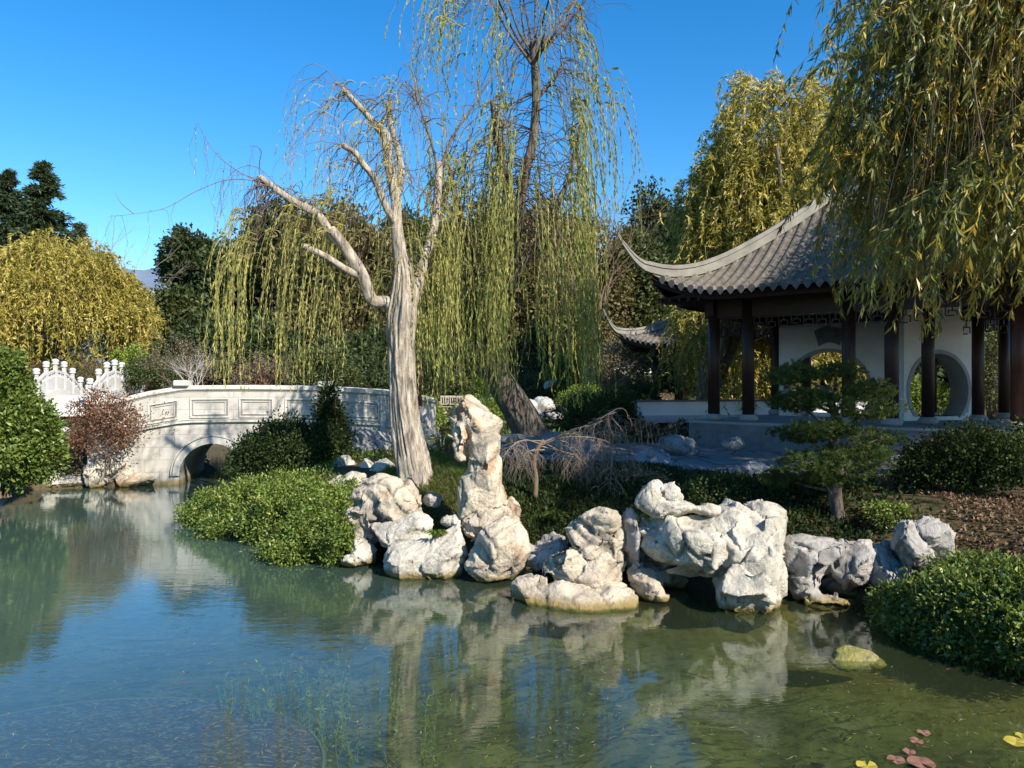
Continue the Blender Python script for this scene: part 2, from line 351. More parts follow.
# ------------------------------------------------------------------ rocks
RM = dict(pale=rockmat('limestone_pale'), warm=rockmat('limestone_warm', (.51, .43, .32), (.45, .22, .08), stain_amt=.56), grey=rockmat('limestone_shaded', (.37, .345, .31), (.30, .18, .1), stain_amt=.64),  # grey: darker limestone copy, shade on the rocks put into its tone
          white=rockmat('limestone_white', (.46, .44, .40), stain_amt=.66, wet=False), blue=rockmat('stone_blue_shade', (.24, .25, .27), (.16, .13, .1), stain_amt=.68, wet=False),  # blue: bluish copy for path stones, their shade put into the tone
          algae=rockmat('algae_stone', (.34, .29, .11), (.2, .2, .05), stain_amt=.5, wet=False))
ico = bmesh.new(); bmesh.ops.create_icosphere(ico, subdivisions=4, radius=1); icoV = np.array([v.co[:] for v in ico.verts]); icoF = np.array([[v.index for v in f.verts] for f in ico.faces]); ico.free()
def rock(label, blobs, vox=.03, mat='pale', seed=0, amp=1., name='rock', group='limestone rocks around the pond', cat='rock', ch=0.):
    """blobs: (px, py, D, rx_px, ry_px[, depth_ratio[, roll_deg]]) - real positions and sizes at distance D"""
    V = []; Fl = []; n = 0; r0 = np.random.default_rng(seed+50)
    for bl in blobs:
        px, py, D, rx, ry = bl[:5]; dr = bl[5] if len(bl) > 5 else 1.; roll = R(bl[6]) if len(bl) > 6 else 0
        c = P(px, py, D); a, b_ = rx*D/F, ry*D/F; d = (a+b_)/2*dr
        e = icoV.copy(); pw = .72   # slightly boxy
        e = np.sign(e)*np.abs(e)**pw; e /= np.maximum(np.linalg.norm(e, axis=1, keepdims=True), 1e-6)**.55
        e = e*1.27*(1+.12*vnoise(e*1.6+seed*3.1+n, seed)[:, None])
        for _ in range(9):   # chiselled planes
            nn = r0.normal(size=3); nn /= np.linalg.norm(nn); hh_ = r0.uniform(.64, .92)+ch; t_ = np.maximum(e@nn-hh_, 0); e = e-(t_*.93)[:, None]*nn
        v = e*np.array([a, d, b_]); cs, sn = math.cos(roll), math.sin(roll)
        v = np.c_[v[:, 0]*cs+v[:, 2]*sn, v[:, 1], -v[:, 0]*sn+v[:, 2]*cs]
        V.append(v+c); Fl.append(icoF+n); n += len(v)
    me = npmesh('tmp', np.concatenate(V), np.concatenate(Fl)); ob = bpy.data.objects.new('tmp', me); col.objects.link(ob)
    md = ob.modifiers.new('r', 'REMESH'); md.mode = 'VOXEL'; md.voxel_size = vox; md.adaptivity = 0
    dg = bpy.context.evaluated_depsgraph_get(); dg.update(); ev = ob.evaluated_get(dg); m2 = bpy.data.meshes.new_from_object(ev)
    bpy.data.objects.remove(ob); bpy.data.meshes.remove(me)
    nv = len(m2.vertices); co = np.zeros(nv*3, np.float32); m2.vertices.foreach_get('co', co); co = co.reshape(-1, 3).astype(float)
    for it in range(4):   # soften the seams before carving
        ed = np.zeros(len(m2.edges)*2, np.int32); m2.edges.foreach_get('vertices', ed); ed = ed.reshape(-1, 2)
        ac = np.zeros_like(co); cnt = np.zeros(nv)
        for a_, b2 in ((0, 1), (1, 0)): np.add.at(ac, ed[:, a_], co[ed[:, b2]]); np.add.at(cnt, ed[:, a_], 1)
        co = co*.5+.5*ac/np.maximum(cnt, 1)[:, None]
    m2.vertices.foreach_set('co', co.ravel().astype(np.float32)); m2.update()
    nr = np.zeros(nv*3, np.float32); m2.vertices.foreach_get('normal', nr) if False else m2.vertex_normals.foreach_get('vector', nr); nr = nr.reshape(-1, 3).astype(float)
    ext = co.max(0)-co.min(0); S = float(np.clip(np.median(ext), .15, 1.6)); q = co+seed*7.7
    wq = q/S+.35*np.c_[vnoise(q/S*1.7, 1), vnoise(q/S*1.7, 2), vnoise(q/S*1.7, 3)]
    d1, d2, cid = worley(wq*1.9, seed); e1 = d2-d1
    g1, g2, gid = worley(wq*4.3*np.array([1, 1, 1.2])+9, seed+5); e2 = g2-g1
    def facet(cell, wgt):      # flatten each cell of the surface towards its own plane: broken faces with blunt arrises
        nonlocal co
        key = np.round(cell*1e6).astype(np.int64)*64+((nr[:, 0] > 0)*1+(nr[:, 1] > 0)*2+(nr[:, 2] > .2)*4); _, inv = np.unique(key, return_inverse=True); k_ = inv.max()+1
        cnt_ = np.bincount(inv, minlength=k_)[:, None]; mc = np.stack([np.bincount(inv, co[:, i], k_) for i in range(3)], 1)/cnt_; mn = np.stack([np.bincount(inv, nr[:, i], k_) for i in range(3)], 1)/cnt_
        st = np.linalg.norm(mn, axis=1, keepdims=True); mn = mn/np.maximum(st, 1e-6); dl = ((mc[inv]-co)*mn[inv]).sum(1); co = co+mn[inv]*(np.clip(dl, -.12*S, .12*S)*wgt*np.clip(st[inv, 0], 0, 1)**2)[:, None]
    def soften(n_):
        nonlocal co
        for it in range(n_):
            ac = np.zeros_like(co); cnt = np.zeros(nv)
            for a_, b2 in ((0, 1), (1, 0)):
                for i in range(3): ac[:, i] += np.bincount(ed[:, a_], co[ed[:, b2], i], nv)
                cnt += np.bincount(ed[:, a_], minlength=nv)
            co = co*.5+.5*ac/np.maximum(cnt, 1)[:, None]
    facet(cid, .9); soften(1); facet(gid, .8)
    cr = np.exp(-(e1/.06)**2)*sms(-.3, .3, vnoise(wq*2., 8)); cr2 = np.exp(-(e2/.05)**2)*sms(0., .5, vnoise(wq*3., 4))
    pit = sms(.45, .85, vnoise(q*4.2, 12)); ridg = 1-np.abs(fbm(wq*2.6, 4, 31))*2
    d = S*amp*(.020*(cid-.5)+.016*fbm(q*2.2, 4, 21)+.016*(ridg-.5)+.022*(gid-.5)-.085*cr-.055*cr2-.040*pit)+.018*fbm(q*9, 5, 30)*amp+.011*(1-np.abs(fbm(q*17, 3, 35))*3)*amp
    co = co+nr*d[:, None]
    h3, h4, hid = worley(wq*9+2, seed+11); nr0 = nr; facet(gid, .45); facet(hid, .35)
    m2.vertices.foreach_set('co', co.ravel().astype(np.float32))
    at = m2.attributes.new('crack', 'FLOAT', 'POINT'); at.data.foreach_set('value', np.clip(cr*.8+cr2*.5+pit*.35, 0, 1).astype(np.float32))
    m2.polygons.foreach_set('use_smooth', np.ones(len(m2.polygons), bool)); m2.update(); m2.name = name
    o = link(name, m2); m2.materials.clear(); m2.materials.append(RM[mat]); return tag(o, label, cat, group)
# ------------------------------------------------------------------ every rock on the shore, in front of and behind it
rock('broad pale boulder with an orange stain at the foot of the willow trunk', [(385, 506, 11, 33, 24), (366, 524, 10.9, 17, 22), (405, 497, 11.1, 18, 15), (398, 520, 10.8, 20, 14)], .028, 'warm', 1)
rock('low waterside stone on the left under the broad boulder', [(361, 553, 10.6, 14, 15), (352, 561, 10.5, 9, 8)], .022, 'pale', 2)
rock('overhanging pale boulder above a small dark hollow, left of the standing stone', [(408, 531, 10.5, 24, 14), (388, 527, 10.6, 18, 8), (428, 560, 10.1, 30, 22), (452, 552, 10.1, 22, 24), (404, 566, 10.3, 12, 12)], .026, 'pale', 3)
rock('tall upright standing stone with a hooked beak at its top', [(467, 408, 10.5, 11, 12), (474, 421, 10.5, 17, 13), (488, 428, 10.5, 13, 12), (488, 446, 10.5, 13, 22), (485, 470, 10.5, 15, 28), (481, 500, 10.5, 18, 26), (488, 522, 10.4, 24, 16),
    (486, 466, 10.5, 13.5, 42, .8), (482, 492, 10.5, 16, 30, .8), (463, 419, 10.45, 8, 12), (459, 433, 10.42, 6.8, 12), (458, 445, 10.42, 5.6, 10), (459, 454, 10.42, 3.6, 7)], .02, 'warm', 4, .6, ch=.2)
rock('shoulder stone leaning on the right of the standing stone', [(512, 510, 10.4, 10, 14), (512, 520, 10.3, 13, 13), (505, 526, 10.2, 13, 10)], .022, 'warm', 5)
rock('big rounded boulder at the water below the standing stone', [(498, 548, 9.9, 27, 29), (516, 556, 9.9, 14, 22), (486, 562, 9.8, 17, 18)], .026, 'warm', 6, .8)
rock('small white stone in the gap left of the standing stone', [(448, 521, 10.35, 7, 5), (455, 523, 10.3, 5, 7)], .016, 'pale', 7, 1.4)
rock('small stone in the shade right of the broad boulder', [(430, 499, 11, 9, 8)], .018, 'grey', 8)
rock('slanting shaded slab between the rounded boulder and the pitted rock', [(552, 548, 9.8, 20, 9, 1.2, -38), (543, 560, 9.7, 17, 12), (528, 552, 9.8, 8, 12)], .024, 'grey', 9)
rock('pitted peaked rock left of the big arched rock', [(601, 517, 9.1, 21, 10), (612, 532, 9.1, 14, 16), (590, 545, 9.1, 24, 22), (565, 563, 9.0, 18, 16), (597, 573, 9.0, 30, 20), (610, 552, 9.1, 16, 22)], .024, 'warm', 10, 1.5)
rock('flat stone ledge at the waterline under the pitted rock', [(578, 599, 8.8, 48, 15, 1.2), (533, 592, 8.9, 17, 13), (612, 594, 8.8, 18, 16)], .024, 'warm', 11, .8)
rock('small pale stone at the water right of the flat ledge', [(646, 583, 8.9, 14, 14), (657, 594, 8.8, 11, 7), (638, 574, 9.0, 8, 12)], .02, 'warm', 12)
rock('narrow dark slab standing between the pitted and the arched rock', [(631, 545, 9.2, 8, 30, 1.4)], .022, 'grey', 13)
rock('largest boulder of the shore, arched over a dark cave at the water', [(668, 543, 8.95, 32, 22), (700, 540, 8.8, 38, 27), (736, 530, 8.8, 34, 26), (758, 560, 8.6, 27, 34), (752, 597, 8.45, 25, 26), (768, 528, 9.0, 18, 22), (660, 563, 9.4, 22, 20), (640, 540, 9.1, 10, 22), (772, 590, 8.7, 14, 28), (668, 584, 9.6, 16, 24)], .028, 'pale', 14, .85)
rock('knobbly cap stone resting on top of the arched boulder', [(650, 499, 8.95, 15, 15), (671, 491, 8.95, 11, 8), (672, 508, 8.9, 26, 9), (704, 509, 8.9, 16, 6)], .022, 'pale', 15, .8)
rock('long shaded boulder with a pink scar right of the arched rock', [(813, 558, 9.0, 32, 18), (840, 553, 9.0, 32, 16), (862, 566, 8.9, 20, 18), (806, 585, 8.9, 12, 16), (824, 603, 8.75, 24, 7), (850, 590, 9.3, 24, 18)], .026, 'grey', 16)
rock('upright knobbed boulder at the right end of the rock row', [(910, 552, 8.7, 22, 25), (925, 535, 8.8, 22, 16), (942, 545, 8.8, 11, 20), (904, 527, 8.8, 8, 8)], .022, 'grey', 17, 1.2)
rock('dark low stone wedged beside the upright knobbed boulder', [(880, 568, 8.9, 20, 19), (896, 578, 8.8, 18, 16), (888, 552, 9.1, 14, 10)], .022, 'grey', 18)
rock('half-submerged yellowish stone alone in the water near the right bank', [(852, 655, 7.1, 20, 11, 1.1), (872, 662, 7.05, 14, 8), (846, 662, 7.0, 12, 7)], .02, 'algae', 19, .6)
# second row, by the bridge foot and the tree
rock('mottled round stone behind the green shrub, nearest the bridge', [(343, 468, 14.5, 18, 11)], .03, 'pale', 20)
rock('low pale stone half under the green shrub', [(352, 483, 13, 22, 12)], .03, 'pale', 21)
rock('dark-sided stone just left of the willow trunk', [(367, 467, 14, 10, 9)], .026, 'pale', 22)
rock('stone touching the left of the willow trunk base', [(385, 469, 13.6, 15, 9)], .026, 'pale', 23)
rock('jagged rock pile against the bridge abutment', [(372, 444, 17, 24, 14), (388, 452, 16.6, 18, 13), (362, 452, 16.6, 14, 12)], .04, 'grey', 24, 1.3)
rock('sloping white rock right behind the willow trunk', [(424, 431, 17, 10, 18, 1, 0), (432, 443, 16.6, 13, 9), (416, 440, 17, 12, 18)], .035, 'white', 25, .7)
rock('long low stone at the water left of the bridge', [(73, 482, 18.7, 26, 7)], .035, 'pale', 26)
rock('stepped pale rock at the foot of the red-leaved shrub', [(98, 475, 18.8, 20, 12), (112, 466, 18.9, 13, 14)], .035, 'pale', 27, 1.3)
rock('small boulder at the left shore beside the green bush', [(52, 477, 18.6, 9, 8)], .03, 'pale', 28)
rock('narrow stone ledge meeting the bridge at the left', [(140, 479, 18.9, 17, 8), (126, 474, 19, 9, 8)], .035, 'warm', 29)
rock('stone cut by the left edge of the photo at the water', [(-2, 489, 17.6, 10, 8)], .03, 'pale', 30)
rock('white rock seen between the green bush and the red-leaved shrub', [(60, 433, 21, 12, 9), (66, 443, 21, 9, 7)], .04, 'white', 31)
# along the path
PG = 'stones edging the flagstone path'
rock('peaked grey stone edging the path below the low white wall', [(676, 447, 16, 14, 10), (690, 450, 16, 10, 9)], .035, 'blue', 32, group=PG)
rock('small crumpled stone in front of the brick plinth', [(731, 444, 16.2, 13, 5), (737, 441, 16.2, 8, 5)], .03, 'grey', 33, group=PG)
rock('flat bluish stone on the near edge of the path', [(640, 463, 14, 30, 7), (655, 458, 14, 16, 7)], .035, 'blue', 34, group=PG)
rock('broken dark stones in the middle of the path edge', [(745, 470, 12.8, 20, 8), (732, 476, 12.6, 12, 6), (762, 478, 12.4, 14, 5)], .03, 'blue', 35, 1.4, group=PG)
rock('long low kerb stone of the path left of the dark stones', [(690, 472, 13, 26, 6), (672, 468, 13.2, 14, 6)], .03, 'blue', 36, group=PG)
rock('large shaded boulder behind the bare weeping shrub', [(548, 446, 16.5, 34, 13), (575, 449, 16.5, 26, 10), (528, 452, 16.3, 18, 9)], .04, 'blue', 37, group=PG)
rock('small tan stone at the left end of the shaded boulder', [(514, 441, 16.8, 7, 8)], .03, 'warm', 38, group=PG)
rock('flat stone before the second brick plinth behind the pine', [(866, 464, 14.6, 20, 8), (852, 468, 14.5, 14, 6)], .03, 'blue', 39, group=PG)
rock('low stone right of the pine under the pavilion', [(903, 460, 14.8, 15, 6)], .03, 'blue', 40, group=PG)
rock('small pale stone in the leaf litter below the pine', [(872, 486, 11.6, 10, 4), (862, 483, 11.7, 7, 4)], .024, 'grey', 41, group=PG)
rock('weathered stone at the right edge under the pavilion', [(1010, 466, 13.5, 18, 9)], .03, 'blue', 42, group=PG)
# far behind the leaning tree
BG_ = 'white rocks on the far bank'
rock('round white rock on the far bank right of the leaning trunk', [(546, 405, 27, 11, 9)], .06, 'white', 43, group=BG_)
rock('flatter white rock left of the round one on the far bank', [(531, 408, 26.5, 9, 8), (538, 415, 26, 9, 6)], .06, 'white', 44, group=BG_)
rock('white rock stepping down below the round one', [(554, 416, 25, 9, 5), (565, 411, 25.5, 7, 5)], .06, 'white', 45, group=BG_)
rock('small white rock high among the far shrubs', [(548, 385, 32, 5, 5), (554, 382, 32, 3, 5)], .06, 'white', 46, group=BG_)
rock('white stone left of the leaning trunk on the far bank', [(520, 398, 28, 8, 5)], .06, 'white', 47, group=BG_)
rock('low pale stone beside the small far pool', [(438, 413, 26, 9, 3), (431, 415, 26, 9, 4)], .05, 'warm', 48, group=BG_)

# ------------------------------------------------------------------ carved stone bridge
STONE = blockstone('bridge_ashlar', (.53, .495, .43), .7, .31, joint=.7)
STONE2 = pbr('bridge_trim', (.55, .52, .455), .8, .2, (20, .4, .01), .14, 2.)
SHADEJ = pbr('groove_shade', (.26, .25, .23), .95, .05)  # shade of the carved lines, laid on as darker strips
def bridge():
    x0, x1 = -10.4, -2.0
    A = np.array([x0, 18.85]); B = np.array([x1, 20.2]); L = np.linalg.norm(B-A); d = (B-A)/L; nrm = np.array([d[1], -d[0]])   # towards the camera
    root = empty('stone_bridge', (A[0], A[1], 0), 'pale carved stone bridge with one low arch and framed panels, half shaded by the willow', 'bridge')
    def px2s(px):  # distance along the bridge of an image column
        t_ = (px-512)/F; return (t_*A[1]-A[0])/(d[0]-t_*d[1])
    s_pts = np.array([px2s(p) for p in (112, 150, 184, 240, 320, 385, 440)]); D_ = A[1]+s_pts*d[1]
    zt = np.array([CAM_Z-(y-384)/F*q for y, q in zip((400, 391, 385.5, 385, 386, 390, 399), D_)])
    top = lambda s: np.interp(s, s_pts, zt)
    ca = px2s(213); ra = .80; zc = .22
    def solid(sa, sb, ztop, zbot, off0, off1, name, mat, parent, arch=False, bevel=.0, n=60):
        ss = list(np.linspace(sa, sb, n))
        if arch: ss = sorted(set([s for s in ss if abs(s-ca) > ra+.02]+[ca+ra*math.cos(a) for a in np.linspace(0, math.pi, 33)]+[ca-ra-.004, ca+ra+.004]))
        V = []; Fl = []
        for s in ss:
            zb = zbot(s) if callable(zbot) else zbot
            if arch and abs(s-ca) <= ra+1e-6: zb = zc+math.sqrt(max(ra*ra-(s-ca)**2, 0))
            for off in (off0, off1):
                p = A+d*s+nrm*off
                V += [(p[0], p[1], zb), (p[0], p[1], ztop(s))]
        for i in range(len(ss)-1):
            a = 4*i; b = a+4; Fl += [(a, b, b+1, a+1), (a+2, a+3, b+3, b+2), (a+1, b+1, b+3, a+3), (a, a+2, b+2, b)]
        e = 4*(len(ss)-1); Fl += [(0, 1, 3, 2), (e, e+2, e+3, e+1)]
        m = MB(); m.add(V, Fl); return m.build(name, mat, parent, bevel)
    body = solid(0, L, lambda s: top(s)-.86, -.7, 0, -2.6, 'body', STONE, root, True)
    for nm, o0, o1 in (('parapet', .03, -.27), ('parapet', -2.33, -2.63)):
        par = solid(0, L, lambda s: top(s)-.12, lambda s: top(s)-.865, o0, o1, nm, STONE, root)
        solid(-.02, L+.02, lambda s: top(s), lambda s: top(s)-.118, o0+.055, o1-.055, 'coping', STONE2, par, bevel=.018)
        fr = o0+.0 if o0 > 0 else None
        if fr is None: continue
        solid(0, L, lambda s: top(s)-.135, lambda s: top(s)-.16, o0+.01, o0-.01, 'shade_strip', SHADEJ, par)
        for pa, pb in ((121, 138), (149, 178), (191, 229), (240, 273), (286, 317), (341, 379)):
            mb = MB(); mg = MB(); sa, sb = px2s(pa), px2s(pb); sl = (top(sb)-top(sa))/(sb-sa)
            def pt(s, dz, off): p = A+d*s+nrm*off; return np.array([p[0], p[1], top(s)-.12+dz])
            for off, g, wd in ((.045, 0., .035), (.040, .075, .02)):
                for q, mm, wid, o_ in ((g, mb, wd, off),):
                    c = [pt(sa+q, -.22-q, o_), pt(sb-q, -.22-q, o_), pt(sb-q, -.68+q, o_), pt(sa+q, -.68+q, o_)]
                    for k_ in range(4):
                        a_, b_ = c[k_], c[(k_+1) % 4]; dd = (b_-a_)/np.linalg.norm(b_-a_); mm.bar(a_-dd*wid/2*(k_ % 2), b_+dd*wid/2*(k_ % 2), .03, wid) if k_ % 2 == 0 else mm.bar(a_-dd*wid/2.1, b_+dd*wid/2.1, wid, .026)
            q = .047; c = [pt(sa+q, -.22-q, .032), pt(sb-q, -.22-q, .032), pt(sb-q, -.68+q, .032), pt(sa+q, -.68+q, .032)]
            for k_ in range(4):
                a_, b_ = c[k_], c[(k_+1) % 4]; mg.bar(a_, b_, .016 if k_ % 2 == 0 else .02, .02 if k_ % 2 == 0 else .016)
            pf = mb.build('panel_frame', STONE2, root); mg.build('panel_shade_strip', SHADEJ, pf)
        st = MB()
        p0 = A+nrm*.05; 
        for i in range(24):
            sa, sb = L*i/24, L*(i+1)/24; pa, pb = A+d*sa+nrm*.045, A+d*sb+nrm*.045
            st.bar((pa[0], pa[1], top(sa)-.90), (pb[0], pb[1], top(sb)-.90), .06, .05)
        st.build('string_course', STONE2, body)
    # arch ring
    for r0_, r1_, off, nm in ((ra-.01, ra+.15, .06, 'arch_ring'), (ra+.17, ra+.20, .075, 'arch_moulding')):
        V = []; Fl = []; n = 36
        for i in range(n+1):
            a = math.pi*i/n
            for r_, o_ in ((r0_, off), (r1_, off), (r1_, -.05), (r0_, -.05)):
                p = A+d*(ca+r_*math.cos(a))+nrm*o_; V.append((p[0], p[1], zc+r_*math.sin(a)-.0))
        # straight feet into the water
        for i in range(n):
            for k_ in range(4): Fl.append((4*i+k_, 4*i+(k_+1) % 4, 4*i+4+(k_+1) % 4, 4*i+4+k_))
        Fl += [(0, 1, 2, 3), tuple(4*n+k_ for k_ in (3, 2, 1, 0))]
        m = MB(); m.add(V, Fl); m.build(nm, STONE2, body)
    for px in (183.5, 326):
        s = px2s(px); p = A+d*s; m = MB(); m.box((p[0]-nrm[0]*.1, p[1]-.02, top(s)+.06), (.36, .34, .14), math.atan2(d[1], d[0])); m.build('newel_cap', STONE2, root, .015)
    s = px2s(383); p = A+d*s+nrm*.05; m = MB(); m.box((p[0], p[1], top(s)-1.05), (.14, .12, 1.8), math.atan2(d[1], d[0])); m.build('pilaster', STONE2, root, .01)
bridge()

# ------------------------------------------------------------------ white balustrade bridge behind it
WHITE = pbr('white_marble', (.52, .505, .47), .7, .3, (25, .3, .008), .1, 3.)
def white_bridge():
    root = empty('balustrade_bridge', P(85, 440, 30), 'small humped white marble bridge with rows of capped posts, far left', 'bridge')
    rows = [(26, 88, 27.5, 33.), (90, 142, 28.5, 34.)]
    for ri, (pa, pb, da, db) in enumerate(rows):
        a = P(pa, 384, da)[:2]; b = P(pb, 384, db)[:2]; n = 8
        ht = lambda t: 1.34+1.0*math.sin(math.pi*(t*.9+.1))**1.2
        mb = MB(); mc = MB(); ms = MB()
        for i in range(n):
            t = i/(n-1); q = a+(b-a)*t; z = ht(t)
            m = MB(); m.box((q[0], q[1], z+.28), (.12, .12, 1.1)); m.box((q[0], q[1], z+.86), (.13, .13, .08)); po = m.build('post', WHITE, root, .01)
            m = MB(); m.lathe((q[0], q[1], z+.89), [(.06, 0), (.12, .03), (.125, .08), (.09, .10), (.12, .13), (.13, .18), (.09, .23), (.03, .25)], 14); m.build('cap', WHITE, po, 0, True)
            if i < n-1:
                t2 = (i+1)/(n-1); q2 = a+(b-a)*t2; z2 = ht(t2)
                mb = MB(); mc = mb; e = (q2-q)/np.linalg.norm(q2-q)*.09
                mb.bar((q[0]+e[0], q[1]+e[1], z+.66), (q2[0]-e[0], q2[1]-e[1], z2+.66), .1, .09)
                mb.bar((q[0]+e[0], q[1]+e[1], z+.22), (q2[0]-e[0], q2[1]-e[1], z2+.22), .07, .46)
                mid = (q+q2)/2; mc.box((mid[0], mid[1], (z+z2)/2+.53), (.07, .07, .18)); 
                for f_ in (.25, .75): qq = q+(q2-q)*f_; mc.box((qq[0], qq[1], z+(z2-z)*f_+.53), (.05, .05, .18))
                mb.build('rail', WHITE, root); ms.bar((q[0], q[1], z-.22), (q2[0], q2[1], z2-.22), .3, .4)
        ms.build('deck_edge', WHITE, root)
    a0 = P(28, 384, 27.5); b0 = P(86, 384, 33); a1 = P(90, 384, 28.5); b1 = P(141, 384, 34); V = []; Fl = []
    for i in range(13):
        t = i/12; z = 1.07+1.0*math.sin(math.pi*(t*.9+.1))**1.2
        for p_, q_ in ((a0, b0), (a1, b1)): u = p_+(q_-p_)*t; V += [(u[0], u[1], z), (u[0], u[1], .3+.9*math.sin(math.pi*t))]
    for i in range(12): a = 4*i; Fl += [(a, a+4, a+6, a+2), (a+1, a+3, a+7, a+5), (a, a+1, a+5, a+4), (a+2, a+6, a+7, a+3)]
    m = MB(); m.add(V, Fl); m.build('deck', WHITE, root)
white_bridge()

# ------------------------------------------------------------------ pavilions
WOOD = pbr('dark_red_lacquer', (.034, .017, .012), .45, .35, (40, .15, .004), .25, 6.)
WOODR = pbr('lit_lacquer_column', (.085, .030, .018), .4, .4, (40, .15, .004), .3, 6.)  # lighter copy of the lacquer, sunlight on the columns put into the colour
TILE = None
def tilemat():
    m, t, o = newmat('grey_clay_tile'); k = NT(t); b = k.n('BsdfPrincipled'); b.inputs['Roughness'].default_value = .8; b.inputs['Specular IOR Level'].default_value = .25
    c = k.ramp(k.noise(7, 6, .7), [(.25, (.07, .058, .048)), (.5, (.15, .128, .10)), (.78, (.28, .245, .19))]); c = k.mix(k.ramp(k.noise(1.3, 4), [(.55, 0.), (.75, .4)]), c, (.12, .12, .08))
    k.l(c, b.inputs['Base Color']); k.l(k.bump(k.noise(30, 6), .5, .01), b.inputs['Normal']); k.l(b.outputs[0], o.inputs[0]); return m
TILE = tilemat(); RIDGE = pbr('ridge_mortar', (.25, .235, .20), .85, .2, (14, .5, .01), .28, 3.)
EAVETILE = pbr('eave_tile_dark', (.13, .13, .125), .75, .3, (20, .4, .01), .25, 5.)
BRICK = blockstone('grey_brick', (.17, .18, .19), .3, .12, mortar=.006, joint=1.25, var=.16)
PLASTER = pbr('white_plaster', (.66, .66, .65), .9, .15, (6, .25, .01), .14, 1.2)
RING = pbr('grey_stone_ring', (.27, .28, .28), .7, .3, (20, .3, .01), .12, 4.)
UNDER = pbr('dark_soffit', (.035, .02, .015), .8, .2)
def hip_roof(root, E0, u, v, L, W, ze, fz, lift, flare, step, tip, rb=.30, rib=.062, ridge=True):
    """E0 eave corner, u/v plan axes, fz(e) surface height above the eave at inset e"""
    E0 = np.array(E0); u = np.array(u); v = np.array(v); Rr = 1.35*lift/.5 if lift > .3 else .9
    def cornerd(p, q): return np.minimum.reduce([np.hypot(p-cx, q-cy) for cx in (0, L) for cy in (0, W)])
    def surf(p, q):
        p = np.asarray(p, float); q = np.asarray(q, float)
        e = np.minimum(np.minimum(p, L-p), np.minimum(q, W-q)); cdv = cornerd(p, q); t = np.clip(1-cdv/2.1, 0, 1)
        z = ze+fz(np.maximum(e, 0))+lift*t**2.4
        px_, qx_ = np.where(p < L/2, -1, 1), np.where(q < W/2, -1, 1)
        xy = E0+np.outer(p, u)+np.outer(q, v)+(flare*t**2.4)[:, None]*(px_[:, None]*u+qx_[:, None]*v)
        return np.c_[xy, z]
    mx = W/2
    # four faces, as sloping strips
    def face(side):
        ln = L if side in (0, 2) else W; ns = int(ln/.16); V = []; nr = 20
        for i in range(ns+1):
            a = ln*i/ns; em = min(a, ln-a, mx)
            for j in range(nr+1):
                e = em*j/nr; V.append((a, e))
        V = np.array(V); a, e = V[:, 0], V[:, 1]
        p, q = {0: (a, e), 1: (L-e, a), 2: (a, W-e), 3: (e, a)}[side]
        ii = np.arange((ns+1)*(nr+1)).reshape(ns+1, nr+1); Q_ = np.stack([ii[:-1, :-1], ii[1:, :-1], ii[1:, 1:], ii[:-1, 1:]], -1).reshape(-1, 4)
        return surf(p, q), Q_
    VV = []; QQ = []; n = 0
    for sd in range(4): a, b = face(sd); VV.append(a); QQ.append(b+n); n += len(a)
    V0 = np.concatenate(VV); Q0 = np.concatenate(QQ)
    roof = link('roof', npmesh('roof', V0, Q0, True), TILE, root)
    Vu = V0.copy(); Vu[:, 2] -= .10; link('soffit', npmesh('soffit', Vu, Q0[:, ::-1], True), UNDER, roof)
    # round tile ribs, course by course
    RV = []; RQ = []; n = 0; CV = []; CQ = []; cn = 0
    for sd in range(4):
        ln = L if sd in (0, 2) else W; k = int(ln/step)
        for i in range(k):
            a = ln*(i+.5)/k; em = min(a, ln-a, mx)-.10
            if em < .12: continue
            ns = max(3, int(em/.12)); ee = np.linspace(-.03, em, ns*2)
            e = np.repeat(np.linspace(-.03, em, ns+1), 2)[1:-1]; fat = np.tile([1., .86], ns)[:len(e)]   # lapped tiles: each course a hair fatter at its foot
            av = np.full(len(e), a); p, q = {0: (av, e), 1: (L-e, av), 2: (av, W-e), 3: (e, av)}[sd]
            c = surf(p, q); sx = {0: u, 1: v, 2: u, 3: v}[sd]
            ring = []
            for j in range(6):
                th = math.pi*j/5; ring.append(c+np.outer(math.cos(th)*rib*fat, np.r_[sx, 0])+np.outer(math.sin(th)*rib*1.15*fat, [0, 0, 1])-np.array([0, 0, .01]))
            ring = np.stack(ring, 1).reshape(-1, 3); m_ = len(e)
            ii = np.arange(m_*6).reshape(m_, 6); RV.append(ring); RQ.append(np.stack([ii[:-1, :-1], ii[:-1, 1:], ii[1:, 1:], ii[1:, :-1]], -1).reshape(-1, 4)+n); n += m_*6
            # pendant heart-shaped tile end
            out = {0: -v, 1: u, 2: v, 3: -u}[sd]; c0 = c[0]+np.r_[out*.012, 0]
            shp = [(-1, .35), (-.75, .9), (0, 1.15), (.75, .9), (1, .35), (.9, -.3), (.45, -1.), (0, -1.5), (-.45, -1.), (-.9, -.3)]
            f0 = [c0+np.r_[sx*x_*rib*1.12, 0]+np.array([0, 0, y_*rib*1.0-.005]) for x_, y_ in shp]
            f1 = [g+np.r_[out*.02, 0] for g in f0]; CV += f0+f1
            CQ.append((list(range(cn, cn+10)), list(range(cn+10, cn+20)))); 
            cn += 20
        Fl = []
        for a, b in CQ: Fl += [a, b[::-1]]+[[a[k], a[(k+1) % 10], b[(k+1) % 10], b[k]] for k in range(10)]
        me = bpy.data.meshes.new('eave_tiles'); me.from_pydata([tuple(map(float, c)) for c in CV], [], Fl); link('eave_tiles', me, EAVETILE, roof); CV = []; CQ = []; cn = 0
    link('tile_ribs', npmesh('tile_ribs', np.concatenate(RV), np.concatenate(RQ), True), TILE, roof)
    # eave board under the tile edge
    m = MB(); brd = MB()
